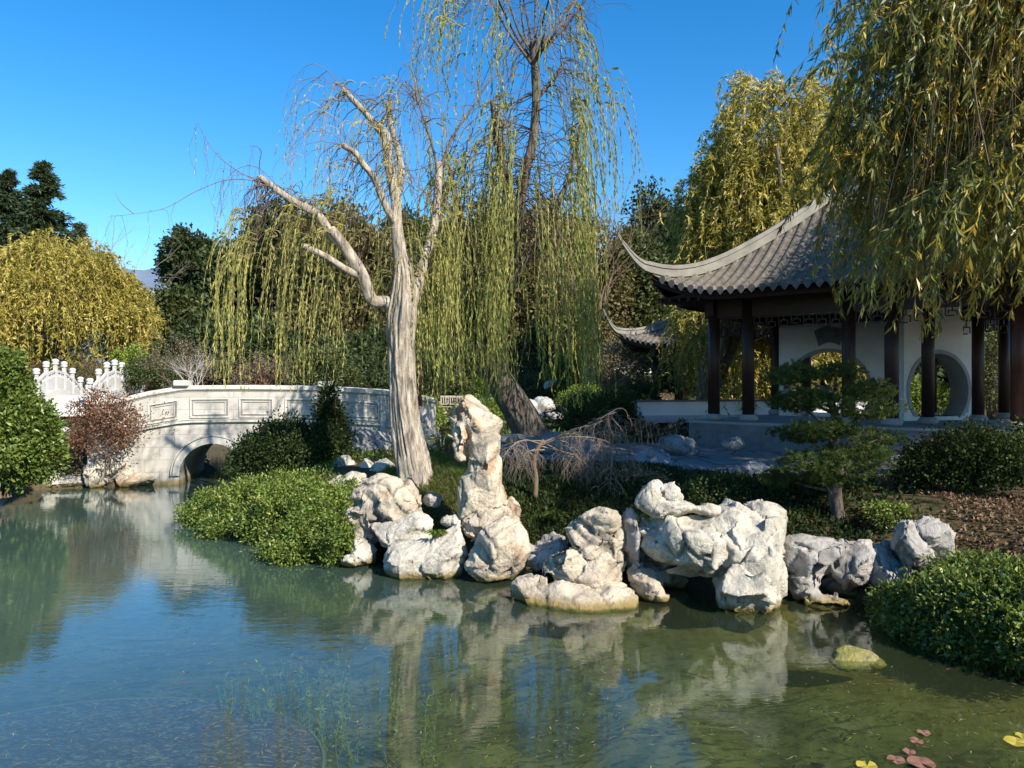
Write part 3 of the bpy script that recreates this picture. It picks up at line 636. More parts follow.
    for sd in range(4):
        ln = L if sd in (0, 2) else W; k = 40
        for i in range(k):
            pts = []
            for a in (ln*i/k, ln*(i+1)/k):
                e = .10; av = np.array([np.clip(a, e, ln-e)]); ev = np.array([e]); p, q = {0: (av, ev), 1: (L-ev, av), 2: (av, W-ev), 3: (ev, av)}[sd]; pts.append(surf(p, q)[0]-np.array([0, 0, .17]))
            if np.linalg.norm(pts[1]-pts[0]) > .02: m.bar(pts[0], pts[1], .05, .16)
    m.build('eave_board', UNDER, roof)
    # hips with upturned horn tips
    for cx, cy in ((0, 0), (L, 0), (0, W), (L, W)):
        su, sv = (1 if cx == 0 else -1), (1 if cy == 0 else -1); dirp = -(su*u+sv*v)/math.sqrt(2)
        ts = np.linspace(0, mx, 18); pts = surf(cx+su*ts, cy+sv*ts)
        c0 = pts[0]; horn = []
        for f in np.linspace(1, 0, 7)[:-1]:
            horn.append(np.r_[c0[:2]+dirp*tip[0]*f, c0[2]+tip[1]*(f**1.6)])
        cl = np.array(horn+list(pts)); nseg = len(cl); sx = np.array([-dirp[1], dirp[0]])
        hh = np.interp(np.arange(nseg), [0, 6, 12, nseg-1], [rb*.25, rb*.8, rb, rb]); ww = np.interp(np.arange(nseg), [0, 6, 12], [.03, .08, .1])
        for (za, zb, wf, nm, mt) in ((-.02, .62, 1.0, 'hip_ridge', RIDGE), (.66, 1., 1.25, 'hip_cap', RIDGE), (.60, .68, .8, 'hip_joint', EAVETILE)):
            V = []; Fl = []
            for i in range(nseg):
                for s_, zz in ((-1, za), (1, za), (1, zb), (-1, zb)):
                    V.append(cl[i]+np.r_[sx*s_*ww[i]*wf, zz*hh[i]])
            for i in range(nseg-1):
                for k_ in range(4): Fl.append((4*i+k_, 4*i+(k_+1) % 4, 4*i+4+(k_+1) % 4, 4*i+4+k_))
            Fl += [(0, 1, 2, 3), tuple(4*(nseg-1)+k_ for k_ in (3, 2, 1, 0))]
            m = MB(); m.add(V, Fl); m.build(nm, mt, roof, 0, False)
    # main ridge
    if ridge:
        a = surf(np.array([mx]), np.array([mx]))[0]; b = surf(np.array([L-mx]), np.array([mx]))[0]; m = MB()
        m.bar(a+[0, 0, .15], b+[0, 0, .15], .2, .34); m.bar(a+[0, 0, .36], b+[0, 0, .36], .26, .08); m.build('main_ridge', RIDGE, roof, .01)
    return surf
def frieze(mb, a, b, ztop, h, th=.028, cell=.27):
    """Chinese fret lattice hung under a beam between two columns"""
    a = np.array(a[:2], float); b = np.array(b[:2], float); L = np.linalg.norm(b-a); d = (b-a)/L; n = max(2, int(round(L/cell))); c = L/n
    def H_(s0, s1, z): mb.bar((*(a+d*s0), z), (*(a+d*s1), z), th, th)
    def V_(s, z0, z1): q = a+d*s; mb.box((q[0], q[1], (z0+z1)/2), (th*.9, th*.9, abs(z1-z0)), math.atan2(d[1], d[0]))
    H_(0, L, ztop-.02)
    for i in range(n):
        s = i*c; e = abs((i+.5)/n-.5)*2; dp = h*(.62+.38*e)
        V_(s+c*.02+th/2, ztop-.035, ztop-dp); V_(s+c*.5, ztop-.035, ztop-dp*.5); H_(s+c*.2, s+c*.8, ztop-dp*.52); V_(s+c*.8, ztop-dp*.54, ztop-dp*.98); H_(s+c*.02+th, s+c*.62, ztop-dp)
        V_(s+c*.25, ztop-dp*.54, ztop-dp*.8)
def moon_wall(root, a, b, z0, z1, hc, hz, hr, th=.28, nm='wall', floor_gap=.10, plaque=None):
    """plastered wall a->b with a round moon gate at distance hc along it"""
    a = np.array(a[:2], float); b = np.array(b[:2], float); L = np.linalg.norm(b-a); d = (b-a)/L; nr = np.array([d[1], -d[0]]); N = 96
    if nr[1] > 0: nr = -nr
    ang = [2*math.pi*i/N for i in range(N)]
    for cx, cz in ((0, z0), (L, z0), (0, z1), (L, z1)): ang.append(math.atan2(cz-hz, cx-hc) % (2*math.pi))
    ang = sorted(ang)
    def ins(t, r): s_, z_ = hc+r*math.cos(t), hz+r*math.sin(t); return s_, max(z_, z0+floor_gap)
    def outr(t):
        c, s = math.cos(t), math.sin(t); k = min([((L if c > 0 else 0)-hc)/c if abs(c) > 1e-6 else 1e9, ((z1 if s > 0 else z0)-hz)/s if abs(s) > 1e-6 else 1e9]); return hc+k*c, hz+k*s
    def q(s, z, off): p = a+d*s+nr*off; return (p[0], p[1], z)
    V = []; Fl = []; n = len(ang)
    for t in ang:
        i_ = ins(t, hr); o_ = outr(t); V += [q(*i_, th/2), q(*o_, th/2), q(*i_, -th/2), q(*o_, -th/2)]
    for i in range(n):
        j = (i+1) % n; A_, B_ = 4*i, 4*j; Fl += [(A_, B_, B_+1, A_+1), (A_+2, A_+3, B_+3, B_+2), (A_, A_+2, B_+2, B_), (A_+1, B_+1, B_+3, A_+3)]
    m = MB(); m.add(V, Fl); wl = m.build(nm, PLASTER, root)
    V = []; Fl = []
    for t in ang:
        for r_, o_ in ((hr-.035, th/2+.02), (hr+.06, th/2+.02), (hr+.06, -th/2-.02), (hr-.035, -th/2-.02)): V.append(q(*ins(t, r_), o_))
    for i in range(n):
        j = (i+1) % n
        for k_ in range(4): Fl.append((4*i+k_, 4*i+(k_+1) % 4, 4*j+(k_+1) % 4, 4*j+k_))
    m = MB(); m.add(V, Fl); m.build('gate_frame', RING, wl)
    if plaque is not None:
        s0, zc_, wd, h_ = plaque; V = []; Fl = []; n = 14
        for i in range(n+1):
            t = -1+2*i/n; th_ = t*.42
            for rr in (1.05, 1.05+h_):
                x_ = math.sin(th_)*rr*wd/.95; zz = zc_+(math.cos(th_)*rr-1.05-h_/2)
                for o_ in (th/2+.05, th/2+.0): V.append(q(s0+x_, zz, o_))
        for i in range(n): a_, b_ = 4*i, 4*i+4; Fl += [(a_, b_, b_+2, a_+2), (a_+1, a_+3, b_+3, b_+1), (a_, a_+1, b_+1, b_), (a_+2, b_+2, b_+3, a_+3)]
        Fl += [(0, 2, 3, 1), (4*n, 4*n+1, 4*n+3, 4*n+2)]
        m = MB(); m.add(V, Fl); pl = m.build('plaque', pbr('slate_plaque', (.10, .15, .14), .6, .3), wl)
        m = MB()   # two faint carved characters
        def stroke(s_, z_, w_, hh_): m.bar(q(s0+s_-w_/2, zc_+z_, th/2+.054), q(s0+s_+w_/2, zc_+z_, th/2+.054), .008, hh_)
        for cx in (-.2, .2):
            stroke(cx, .10, .15, .016); stroke(cx, .03, .11, .016); stroke(cx, -.05, .17, .016); stroke(cx, .02, .018, .2); stroke(cx-.05, -.1, .018, .08); stroke(cx+.05, -.1, .018, .08)
        m.build('carved_writing', pbr('faint_ink', (.05, .075, .07), .6, .3), wl)
    return wl
def column(root, p, z0, z1, r=.14, mat=None, nm='column'):
    m = MB(); m.lathe((p[0], p[1], z0+.17), [(r, 0), (r, z1-z0-.17)], 20); c = m.build(nm, mat or WOOD, root, 0, True)
    for f in c.data.polygons:
        if len(f.vertices) > 4: f.use_smooth = False
    m = MB(); m.lathe((p[0], p[1], z0), [(r*1.15, 0), (r*1.5, .04), (r*1.6, .09), (r*1.25, .15), (r*1.08, .17)], 18); m.build('column_base', RING, c, 0, True)
    return c
PU = np.array([.783, -.622]); PV = np.array([.622, .783]); C0 = np.array([4.85, 18.5]); ZF = 1.62
def pavilion():
    root = empty('pavilion', (C0[0], C0[1], 1), 'large tile-roofed pavilion with dark columns, moon gates and an upturned eave, right', 'pavilion')
    E0 = C0-1.12*PU-1.12*PV
    fz = lambda e: .45*e+.092*e*e
    hip_roof(root, E0, PU, PV, 11.2, 6.5, 4.60, fz, .55, .0, .235, (.78, .86), .31, .072)
    at = lambda s, t: C0+PU*s+PV*t
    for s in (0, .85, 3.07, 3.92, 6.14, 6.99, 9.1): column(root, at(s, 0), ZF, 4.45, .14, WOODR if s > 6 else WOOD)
    for s in (0, .85, 3.07, 3.92, 6.3, 9.1): column(root, at(s, 4.2), ZF, 4.45, .13)
    for px, D in ((928, 16.6), (978, 17.8), (1004, 19.2)): column(root, P(px, 384, D)[:2], ZF, 4.45, .13)
    m = MB()
    for t in (0, 4.2): m.bar((*at(-.2, t), 4.28), (*at(9.3, t), 4.28), .16, .42)
    for s in (0, 3.5, 9.1): m.bar((*at(s, -.2), 4.30), (*at(s, 4.4), 4.30), .15, .36)
    m.build('beam', WOOD, root)
    m = MB(); a_, b_ = at(-.9, -.9), at(10, -.9)
    cc = [at(-1, -1), at(9.9, -1), at(9.9, 5.2), at(-1, 5.2)]; m.prism([tuple(c) for c in cc], 4.50, 4.54); m.build('ceiling', UNDER, root)
    m = MB()   # rafter ends
    for i in range(46): s = -.9+i*.24; m.bar((*at(s, .1), 4.60), (*at(s, -1.0), 4.47), .07, .08)
    for i in range(24): s = -.9+i*.24; m.bar((*at(.1, s), 4.60), (*at(-1.0, s), 4.47), .07, .08)
    m.build('rafters', WOOD, root)
    for a, b, h_ in [(at(a+.13, 0), at(b-.13, 0), .32) for a, b in ((0, .85), (.85, 3.07), (3.07, 3.92), (3.92, 6.14), (6.14, 6.99), (6.99, 9.1))]+[(at(0, .15), at(0, 4.05), .5)]+[(at(a, 4.2), at(b, 4.2), .45) for a, b in ((0.13, .72), (.98, 2.94), (4.05, 6.1), (6.45, 9.))]:
        m = MB(); frieze(m, a, b, 4.07 if h_ < .5 else 4.12, h_); m.build('fret_lattice', WOOD, root)
    # floor and brick plinth
    m = MB(); poly = [tuple(C0+np.array([-.52, .35])), tuple(at(1.05, -.42)), tuple(at(3.0, -.42)), tuple(at(9.6, -.42)), tuple(at(9.6, 4.7)), tuple(at(-.2, 4.7))]
    m.prism(poly, .85, ZF-.06); m.build('plinth', BRICK, root)
    m = MB(); c = np.mean(poly, axis=0); m.prism([tuple(c+(np.array(p)-c)*1.006) for p in poly], ZF-.058, ZF); m.build('plinth_slab', RING, root, .01)
    # low rail walls between the back columns, open bench on the left
    m = MB(); m.bar((*at(7.2, 0), ZF+.38), (*at(9.0, 0), ZF+.38), .32, .07); m.bar((*at(7.2, 0), ZF+.18), (*at(9.0, 0), ZF+.18), .2, .34); m.build('bench_rail', RING, root)
    # moon gate walls
    a = at(.98, 4.2); a = at(.14, 4.2); b = at(2.95, 4.2)
    moon_wall(root, a, b, ZF, 4.14, 1.30, 2.30, 1.10, plaque=(1.36, 3.84, .60, .44))
    a2 = P(896, 384, 18.6)[:2]; dr = np.array([.954, .30]); b2 = a2+dr*2.25
    moon_wall(root, a2, b2, ZF, 4.4, 1.06, 2.34, .93, th=.5)
pavilion()
def small_pavilion():
    e0 = P(618, 342, 27)[:2]
    root = empty('gallery_pavilion', (e0[0]+1, 27, 1), 'small far pavilion with an upturned grey roof, left of the large one', 'pavilion')
    th = R(-32); u = np.array([math.cos(th), math.sin(th)]); v = np.array([-u[1], u[0]])
    hip_roof(root, e0, u, v, 5.2, 4.2, 3.86, lambda e: .42*e+.10*e*e, .42, 0., .19, (.55, .80), .24, .055)
    for s, t in ((1, 1), (4.2, 1), (1, 3.2), (4.2, 3.2), (2.0, 1)):
        p = e0+u*s+v*t; column(root, p, 1.1, 3.8, .10, WOODR if (s, t) == (2.0, 1) else WOOD)
    m = MB(); m.bar((*(e0+u*.8+v), 3.62), (*(e0+u*4.4+v), 3.62), .12, .3); m.bar((*(e0+u+v*.8), 3.62), (*(e0+u+v*3.4), 3.62), .12, .3); m.build('beam', WOOD, root)
    m = MB(); m.prism([tuple(e0+u*a+v*b) for a, b in ((.6, .6), (4.6, .6), (4.6, 3.6), (.6, 3.6))], .7, 1.15); m.build('plinth', BRICK, root)
    p = e0+u*2.7+v*1.05; m = MB(); m.box((p[0], p[1], 2.4), (.22, .16, 2.2), th); m.build('wall', PLASTER, root)
small_pavilion()
def low_wall():
    a = P(636, 384, 22.6); b = P(868, 384, 24.2)
    root = empty('low_wall', (a[0], a[1], 1.2), 'low white gallery wall with a grey lower band beyond the columns', 'wall')
    m = MB(); m.bar((a[0], a[1], 1.78), (b[0], b[1], 1.78), .25, .40); m.build('upper_band', PLASTER, root)
    m = MB(); m.bar((a[0]-.02, a[1], 1.47), (b[0], b[1], 1.47), .35, .22); m.build('lower_band', pbr('grey_plaster', (.42, .45, .48), .9, .15), root)
    m = MB(); m.bar((a[0]-.05, a[1], 2.0), (b[0], b[1], 2.0), .34, .05); m.build('coping', EAVETILE, root)
    m = MB(); m.bar((a[0], a[1], 1.18), (b[0], b[1], 1.18), .2, .36); m.build('base', UNDER, root)
low_wall()

# ------------------------------------------------------------------ garden benches
BW = pbr('weathered_teak', (.38, .33, .27), .8, .2, (30, .3, .005), .2, 6.)
def bench(px, D, wd, label):
    c = P(px, 384, D); z = h1(c[0], c[1]); z = CAM_Z-(416-384)/F*D
    root = empty('garden_bench', (c[0], c[1], z), label, 'bench', 'garden benches on the far bank')
    x, y = c[0], c[1]
    m = MB(); 
    for i in range(4): m.box((x, y-.15+i*.12, z+.43), (wd, .1, .03))
    m.build('seat', BW, root)
    m = MB(); m.box((x, y+.3, z+.9), (wd, .05, .09)); m.box((x, y+.3, z+.55), (wd, .05, .06)); n = int(wd/.1)
    for i in range(n): m.box((x-wd/2+wd*(i+.5)/n, y+.3, z+.715), (.045, .03, .28))
    m.build('backrest', BW, root)
    for sx in (-1, 1):
        m = MB(); m.box((x+sx*(wd/2-.03), y-.2, z+.31), (.07, .07, .66)); m.build('leg', BW, root)
        m = MB(); m.box((x+sx*(wd/2-.03), y+.34, z+.46), (.07, .06, .97)); m.build('leg', BW, root)
        m = MB(); m.box((x+sx*(wd/2-.03), y+.05, z+.66), (.08, .6, .04)); m.build('armrest', BW, root)
bench(460, 36, 1.9, 'slatted wooden bench behind the standing stone, left of the leaning trunk')
bench(492, 36.6, 1.6, 'slatted wooden bench partly behind the leaning trunk')
# ------------------------------------------------------------------ foliage tools
def unit(a): return a/np.maximum(np.linalg.norm(a, axis=-1, keepdims=True), 1e-9)
class Leaves:
    def __init__(s): s.V = []; s.r = []
    def add(s, pos, ax, L, W, rnd, nrm=None, fold=.25, mid=.45):
        n = len(pos); ax = unit(ax); L = np.broadcast_to(L, (n,)).reshape(-1, 1); W = np.broadcast_to(W, (n,)).reshape(-1, 1)
        if nrm is None: nrm = rng.normal(size=(n, 3))
        sd = unit(np.cross(ax, nrm)); up = np.cross(sd, ax)
        q = np.stack([pos, pos+ax*L*mid+sd*W/2+up*W*fold, pos+ax*L-up*L*.12, pos+ax*L*mid-sd*W/2+up*W*fold], 1)
        s.V.append(q.reshape(-1, 3)); s.r.append(np.repeat(np.clip(rnd, 0, 1), 4))
    def build(s, name, mat, parent=None):
        V = np.concatenate(s.V); r = np.concatenate(s.r); Q = np.arange(len(V)).reshape(-1, 4)
        return link(name, npmesh(name, V, Q, False, r), mat, parent)
class Twigs:
    """many thin tapering round twigs in one mesh"""
    def __init__(s, k=4): s.V = []; s.Q = []; s.n = 0; s.k = k
    def segs(s, a, b, ra, rb):
        a = np.asarray(a, float); b = np.asarray(b, float); n = len(a); k = s.k
        d = unit(b-a); h = np.tile([[.31, .2, .93]], (n, 1)); h[np.abs(d[:, 2]) > .8] = [.9, .4, .1]
        x = unit(np.cross(d, h)); y = np.cross(d, x); ra = np.broadcast_to(ra, (n,)).reshape(-1, 1); rb = np.broadcast_to(rb, (n,)).reshape(-1, 1)
        ring = []
        for c, r in ((a, ra), (b, rb)):
            for j in range(k): t = 2*math.pi*j/k; ring.append(c+(x*math.cos(t)+y*math.sin(t))*r)
        s.V.append(np.stack(ring, 1).reshape(-1, 3)); base = np.arange(n).reshape(-1, 1)*2*k+s.n
        for j in range(k): s.Q.append(np.concatenate([base+j, base+(j+1) % k, base+k+(j+1) % k, base+k+j], 1))
        s.n += n*2*k
    def paths(s, Pt, r0, r1):
        """Pt (N,M,3) many polylines of equal length, radius r0 at the start to r1 at the end"""
        N, M, _ = Pt.shape; t = np.linspace(0, 1, M); r0 = np.broadcast_to(r0, (N,)); r1 = np.broadcast_to(r1, (N,))
        for i in range(M-1): s.segs(Pt[:, i], Pt[:, i+1], r0+(r1-r0)*t[i], r0+(r1-r0)*t[i+1])
    def build(s, name, mat, parent=None):
        return link(name, npmesh(name, np.concatenate(s.V), np.concatenate(s.Q), s.k > 4), mat, parent)
def catmull(p, n):
    p = np.asarray(p, float); m = len(p)
    if m == 2: t = np.linspace(0, 1, n)[:, None]; return p[0]*(1-t)+p[1]*t
    q = np.vstack([2*p[0]-p[1], p, 2*p[-1]-p[-2]]); o = []
    for t in np.linspace(0, m-1-1e-6, n):
        i = int(t); f = t-i; a, b, c, d = q[i:i+4]; o.append(.5*((2*b)+(-a+c)*f+(2*a-5*b+4*c-d)*f*f+(-a+3*b-3*c+d)*f**3))
    return np.array(o)
def limb(name, pts, rads, mat, parent=None, rings=40, sides=20, rough=.06, cap=False, flute=0., seed=0):
    """bark-covered limb along pts (x,y,z), radii per point"""
    c = catmull(pts, rings); r = catmull(np.c_[rads, rads, rads], rings)[:, 0]; V = []
    d = np.gradient(c, axis=0); d = unit(d); x = unit(np.cross(d, [.1, 1., .05])); y = np.cross(d, x)
    th = np.linspace(0, 2*math.pi, sides, endpoint=False)
    for i in range(rings):
        ring = c[i]+r[i]*(np.outer(np.cos(th), x[i])+np.outer(np.sin(th), y[i])); V.append(ring)
    V = np.concatenate(V); cc = np.repeat(c, sides, 0); rr = np.repeat(r, sides); o = unit(V-cc); tt = np.tile(th, rings)
    L = np.concatenate([[0], np.cumsum(np.linalg.norm(np.diff(c, axis=0), axis=1))]); ll = np.repeat(L, sides)
    R0 = max(rads); q = np.c_[np.cos(tt)*3.4, np.sin(tt)*3.4, ll/R0*.35]
    dd = rough*fbm(q*1.0, 4, seed+3)+rough*.8*fbm(q*np.array([3, 3, 1.3]), 3, seed+9)-rough*.9*np.abs(vnoise(q*np.array([2.2, 2.2, .8]), seed+4))
    if flute: dd = dd+flute*np.cos(tt*5+seed+1.5*vnoise(np.c_[0*ll, 0*ll, ll/R0*.3], 7))*np.exp(-ll/(R0*3.))
    V = V+o*(dd*rr)[:, None]
    ii = np.arange(rings*sides).reshape(rings, sides); jj = np.roll(ii, -1, 1); Q = np.stack([ii[:-1], jj[:-1], jj[1:], ii[1:]], -1).reshape(-1, 4)
    me = npmesh(name, V, [Q, ii[-1:].copy(), ii[:1, ::-1].copy()], True); ob = link(name, me, mat, parent)
    if cap:
        e = c[-1]+d[-1]*.008; n = 14; v = [tuple(e+(x[-1]*math.cos(2*math.pi*k/n)+y[-1]*math.sin(2*math.pi*k/n))*r[-1]*.86) for k in range(n)]
        v2 = [tuple(np.array(p)-d[-1]*.02) for p in v]; m = MB(); m.add(v+v2, [list(range(n)), list(range(n, 2*n))[::-1]]+[[k, (k+1) % n, n+(k+1) % n, n+k] for k in range(n)]); m.build('cut_face', CUT, ob)
    return ob
def barkmat(name, lo, hi, sc_=(8, 8, 1.9), bump=1.):
    m, t, o = newmat(name); k = NT(t); b = k.n('BsdfPrincipled'); b.inputs['Roughness'].default_value = .92; b.inputs['Specular IOR Level'].default_value = .15
    n1 = k.noise(1.6, 8, .68, vec=k.pos(sc_), dist=.5); c = k.ramp(n1, [(.32, lo), (.5, tuple((np.array(lo)+np.array(hi))/2)), (.66, hi)])
    c = k.mix(k.ramp(k.noise(1.4, 4), [(.5, 0.), (.75, .35)]), c, (.16, .16, .10)); k.l(c, b.inputs['Base Color'])
    k.l(k.bump(k.math('ADD', n1, k.math('MULTIPLY', k.noise(9, 6, .7), .45)), bump, .05), b.inputs['Normal']); k.l(b.outputs[0], o.inputs[0]); return m
BARK = barkmat('willow_bark', (.13, .105, .08), (.56, .48, .38)); BARKD = barkmat('dark_bark', (.05, .04, .035), (.19, .16, .13)); CUT = pbr('fresh_cut_wood', (.62, .45, .22), .8, .2, None, .15, 30.)
TWIG = pbr('twig_brown', (.16, .11, .07), .8, .2, None, .3, 4.); TWIGY = pbr('twig_yellow', (.34, .28, .10), .7, .2, None, .25, 4.); TWIGG = pbr('twig_grey', (.26, .22, .18), .85, .2, None, .25, 4.)
TWIGR = pbr('twig_red', (.20, .09, .06), .85, .2, None, .3, 4.); DEAD = pbr('dead_twigs', (.20, .165, .13), .85, .2, None, .3, 5.)
LM = dict(
    willow=leafmat('willow_leaf', [(0, (.07, .11, .02)), (.35, (.18, .21, .06)), (.7, (.38, .36, .10)), (1, (.56, .48, .14))], .35),
    willow2=leafmat('willow_leaf_green', [(0, (.06, .10, .022)), (.4, (.15, .20, .05)), (.75, (.30, .32, .085)), (1, (.50, .45, .14))], .35),
    yellow=leafmat('yellow_willow', [(0, (.08, .10, .015)), (.4, (.20, .19, .03)), (.75, (.42, .33, .06)), (1, (.58, .49, .16))], .35),
    near=leafmat('near_willow', [(0, (.03, .045, .012)), (.45, (.075, .105, .028)), (.68, (.17, .19, .05)), (.84, (.36, .28, .045)), (1, (.55, .34, .04))], .35, .42, .4),
    oak=leafmat('oak_leaf', [(0, (.015, .024, .008)), (.6, (.035, .055, .018)), (1, (.08, .10, .035))], .12),
    oak2=leafmat('olive_leaf', [(0, (.025, .034, .010)), (.6, (.06, .08, .025)), (1, (.13, .14, .05))], .15),
    conifer=leafmat('conifer_leaf', [(0, (.014, .026, .012)), (.6, (.04, .065, .03)), (1, (.09, .11, .05))], .1),
    brown=leafmat('brown_leaf', [(0, (.05, .04, .018)), (.5, (.12, .095, .042)), (1, (.25, .20, .09))], .2),
    red=leafmat('red_leaf', [(0, (.06, .025, .018)), (.5, (.15, .055, .035)), (.8, (.24, .12, .07)), (1, (.32, .20, .12))], .25),
    bush=leafmat('bush_leaf', [(0, (.03, .06, .010)), (.5, (.09, .14, .024)), (.85, (.22, .27, .055)), (.96, (.42, .42, .16)), (1, (.26, .15, .06))], .2, .4, .45),
    cover=leafmat('cover_leaf', [(0, (.035, .06, .010)), (.5, (.12, .18, .028)), (.8, (.25, .29, .06)), (.93, (.48, .44, .16)), (1, (.28, .17, .08))], .2, .45, .4),
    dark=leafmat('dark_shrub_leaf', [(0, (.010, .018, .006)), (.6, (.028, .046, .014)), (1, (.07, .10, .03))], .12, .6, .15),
    pine=leafmat('pine_needle', [(0, (.018, .034, .008)), (.6, (.05, .085, .016)), (1, (.13, .15, .035))], .15),
    grass=leafmat('grass_blade', [(0, (.04, .06, .012)), (.5, (.10, .13, .025)), (1, (.30, .26, .10))], .3),
    lime=leafmat('lime_shrub', [(0, (.05, .09, .012)), (.5, (.12, .19, .025)), (1, (.26, .30, .05))], .25),
    litter=leafmat('dead_leaf', [(0, (.05, .03, .02)), (.5, (.16, .09, .05)), (.85, (.30, .20, .12)), (1, (.48, .36, .26))], .1),
    rust=leafmat('rust_shrub', [(0, (.06, .05, .03)), (.5, (.16, .13, .08)), (1, (.34, .27, .18))], .2))
def ell(n, shell=.0):
    """random points in the unit ball, biased to the shell"""
    d = unit(rng.normal(size=(n, 3))); r = rng.random(n)**(1/3.)
    return d*(r*(1-shell)+shell*(.82+.18*rng.random(n)))[:, None]
def clumped(lv, c, rad, nc, per, cr, L, W, shell=.6, tone=0., bias=(0, 0, .3), flat=1., keep=None, low=-1., rag=.3):
    """crown of leaf clumps: nc clumps in the ellipsoid (c, rad), each of per leaves within radius cr"""
    c = np.array(c, float); rad = np.array(rad, float); k = ell(nc, shell); k = k[k[:, 2] > low]
    k = k*(1+rag*vnoise(k*2.3+c*.37, 5)[:, None]); cc = c+k*rad; rag2 = rng.random(len(k)) < .06; cc[rag2] += (k*rad)[rag2]*.12
    if keep is not None: cc = cc[keep(cc)]
    n = len(cc); s = cr*(.6+.8*rng.random(n))
    o = rng.normal(size=(n, per, 3)); o = o/np.maximum(np.linalg.norm(o, axis=2, keepdims=True), .3)*(rng.random((n, per, 1))**.5)*np.array([1, 1, flat])
    pos = cc[:, None]+o*s[:, None, None]; ct = rng.random(n)
    out = unit(o+.6*unit(k if keep is None else (cc-c)/rad)[:, None]+np.array(bias)+rng.normal(size=o.shape)*.4)
    r = np.clip(.30*ct[:, None]+.55*rng.random((n, per))+.12+tone, 0, 1)
    lv.add(pos.reshape(-1, 3), (out+rng.normal(size=out.shape)*.5).reshape(-1, 3), L*(.6+.8*rng.random(n*per)), W*(.6+.8*rng.random(n*per)), r.ravel(), nrm=(out+rng.normal(size=out.shape)*.5).reshape(-1, 3))
    return cc
def strands(start, out, reach, L, M=14, sway=.12, lift=.25, wig=.05, lin=0.):
    """weeping shoots: arch outward then hang. returns (N,M,3)"""
    N = len(start); u = np.linspace(0, 1, M)[None, :, None]; reach = np.broadcast_to(reach, (N,)).reshape(-1, 1, 1); L = np.broadcast_to(L, (N,)).reshape(-1, 1, 1)
    h = (1-np.exp(-3.2*u))*(1-lin)+lin*u**.8; hor = out.copy(); hor[:, 2] = 0; hor = unit(hor)[:, None, :]
    up = lift*reach*np.sin(np.minimum(u*3.2, math.pi))
    z = -L*np.maximum(u-.12, 0)**1.15/(.88**1.15)
    p = start[:, None]+hor*reach*h+np.concatenate([np.zeros((N, M, 2)), z+up], 2)
    ph = rng.random((N, 1, 2))*6.3; fr = 1.5+2.5*rng.random((N, 1, 2)); wv = np.sin(ph+fr*u*3)*sway*u*rng.random((N, 1, 1)); p[:, :, :2] += wv
    p[:, :, :2] += wig*np.cumsum(rng.normal(size=(N, M, 2)), 1)/3
    return p
def connect(tw, A, S0, up, r0, r1, far=10, jit=.05):
    """curved twigs from the limbs to the head of each shoot"""
    S0 = np.asarray(S0); n = len(S0); B = np.zeros((n, 3))
    for i, s_ in enumerate(S0):
        dd = np.linalg.norm((A-s_-np.array([0, 0, up]))*np.array([1, 1, .8]), axis=1); o = np.argsort(dd)[:far]; B[i] = A[o[min(int(abs(rng.normal())*far*.35), len(o)-1)]]
    L = np.linalg.norm(S0-B, axis=1)[:, None]; m = (B+S0)/2+np.c_[rng.normal(size=(n, 2))*.12, .12+.35*rng.random(n)]*L; u = np.linspace(0, 1, 7)[None, :, None]
    Pt = B[:, None]*(1-u)**2+2*m[:, None]*u*(1-u)+S0[:, None]*u*u; Pt[:, 1:-1] += rng.normal(size=Pt[:, 1:-1].shape)*jit*L[:, None]*.5; tw.paths(Pt, r0, r1)
def leaf_strands(lv, St, per, L, W, tone=0., t0=.1, spread=.35, down=1., var=.5, tone_s=.4, keep=None):
    N, M, _ = St.shape; t = t0+(1-t0)*rng.random((N, per)); f = t*(M-1); i = np.minimum(f.astype(int), M-2); g = (f-i)[..., None]; n_ = np.arange(N)[:, None]
    pos = St[n_, i]*(1-g)+St[n_, i+1]*g; d = unit(St[n_, i+1]-St[n_, i])
    a = unit(d*1.+rng.normal(size=d.shape)*spread+np.array([0, 0, -.45*down]))
    r = np.clip(.15+tone+tone_s*rng.random((N, 1))+.45*rng.random((N, per)), 0, 1); pos = pos.reshape(-1, 3); a = a.reshape(-1, 3); r = r.ravel()
    if keep is not None: k = keep(pos); pos, a, r = pos[k], a[k], r[k]
    lv.add(pos, a, L*(1-var/2+var*rng.random(len(pos))), W*(.7+.6*rng.random(len(pos))), r)
def branching(tw, base, dirs, length, r0, levels=4, kids=3, spread=.55, shrink=.68, grav=-.05, seg=3, jit=.18, tips=None):
    """recursive bare branching drawn as twig segments"""
    cur = [(np.array(base, float), unit(np.array(d, float)), length*(.8+.4*random.random()), r0) for d in dirs]
    for lv_ in range(levels):
        A = []; B = []; Ra = []; Rb = []; nxt = []
        for p, d, l, r in cur:
            q = p
            for s_ in range(seg):
                d = unit(d+rng.normal(size=3)*jit+np.array([0, 0, grav])); q2 = q+d*l/seg; ra = r*(1-.35*s_/seg); rb = r*(1-.35*(s_+1)/seg); A.append(q); B.append(q2); Ra.append(ra); Rb.append(rb); q = q2
                if s_ >= seg//2 and lv_ < levels-1 and random.random() < .75: nxt.append((q, unit(d+rng.normal(size=3)*spread), l*shrink*(.6+.6*random.random()), rb*.62))
            for _ in range(kids-1): nxt.append((q, unit(d+rng.normal(size=3)*spread), l*shrink*(.7+.5*random.random()), r*.6))
        tw.segs(np.array(A), np.array(B), np.array(Ra), np.array(Rb))
        if tips is not None: tips += B
        cur = nxt
        if len(cur) > 2500: cur = random.sample(cur, 2500)

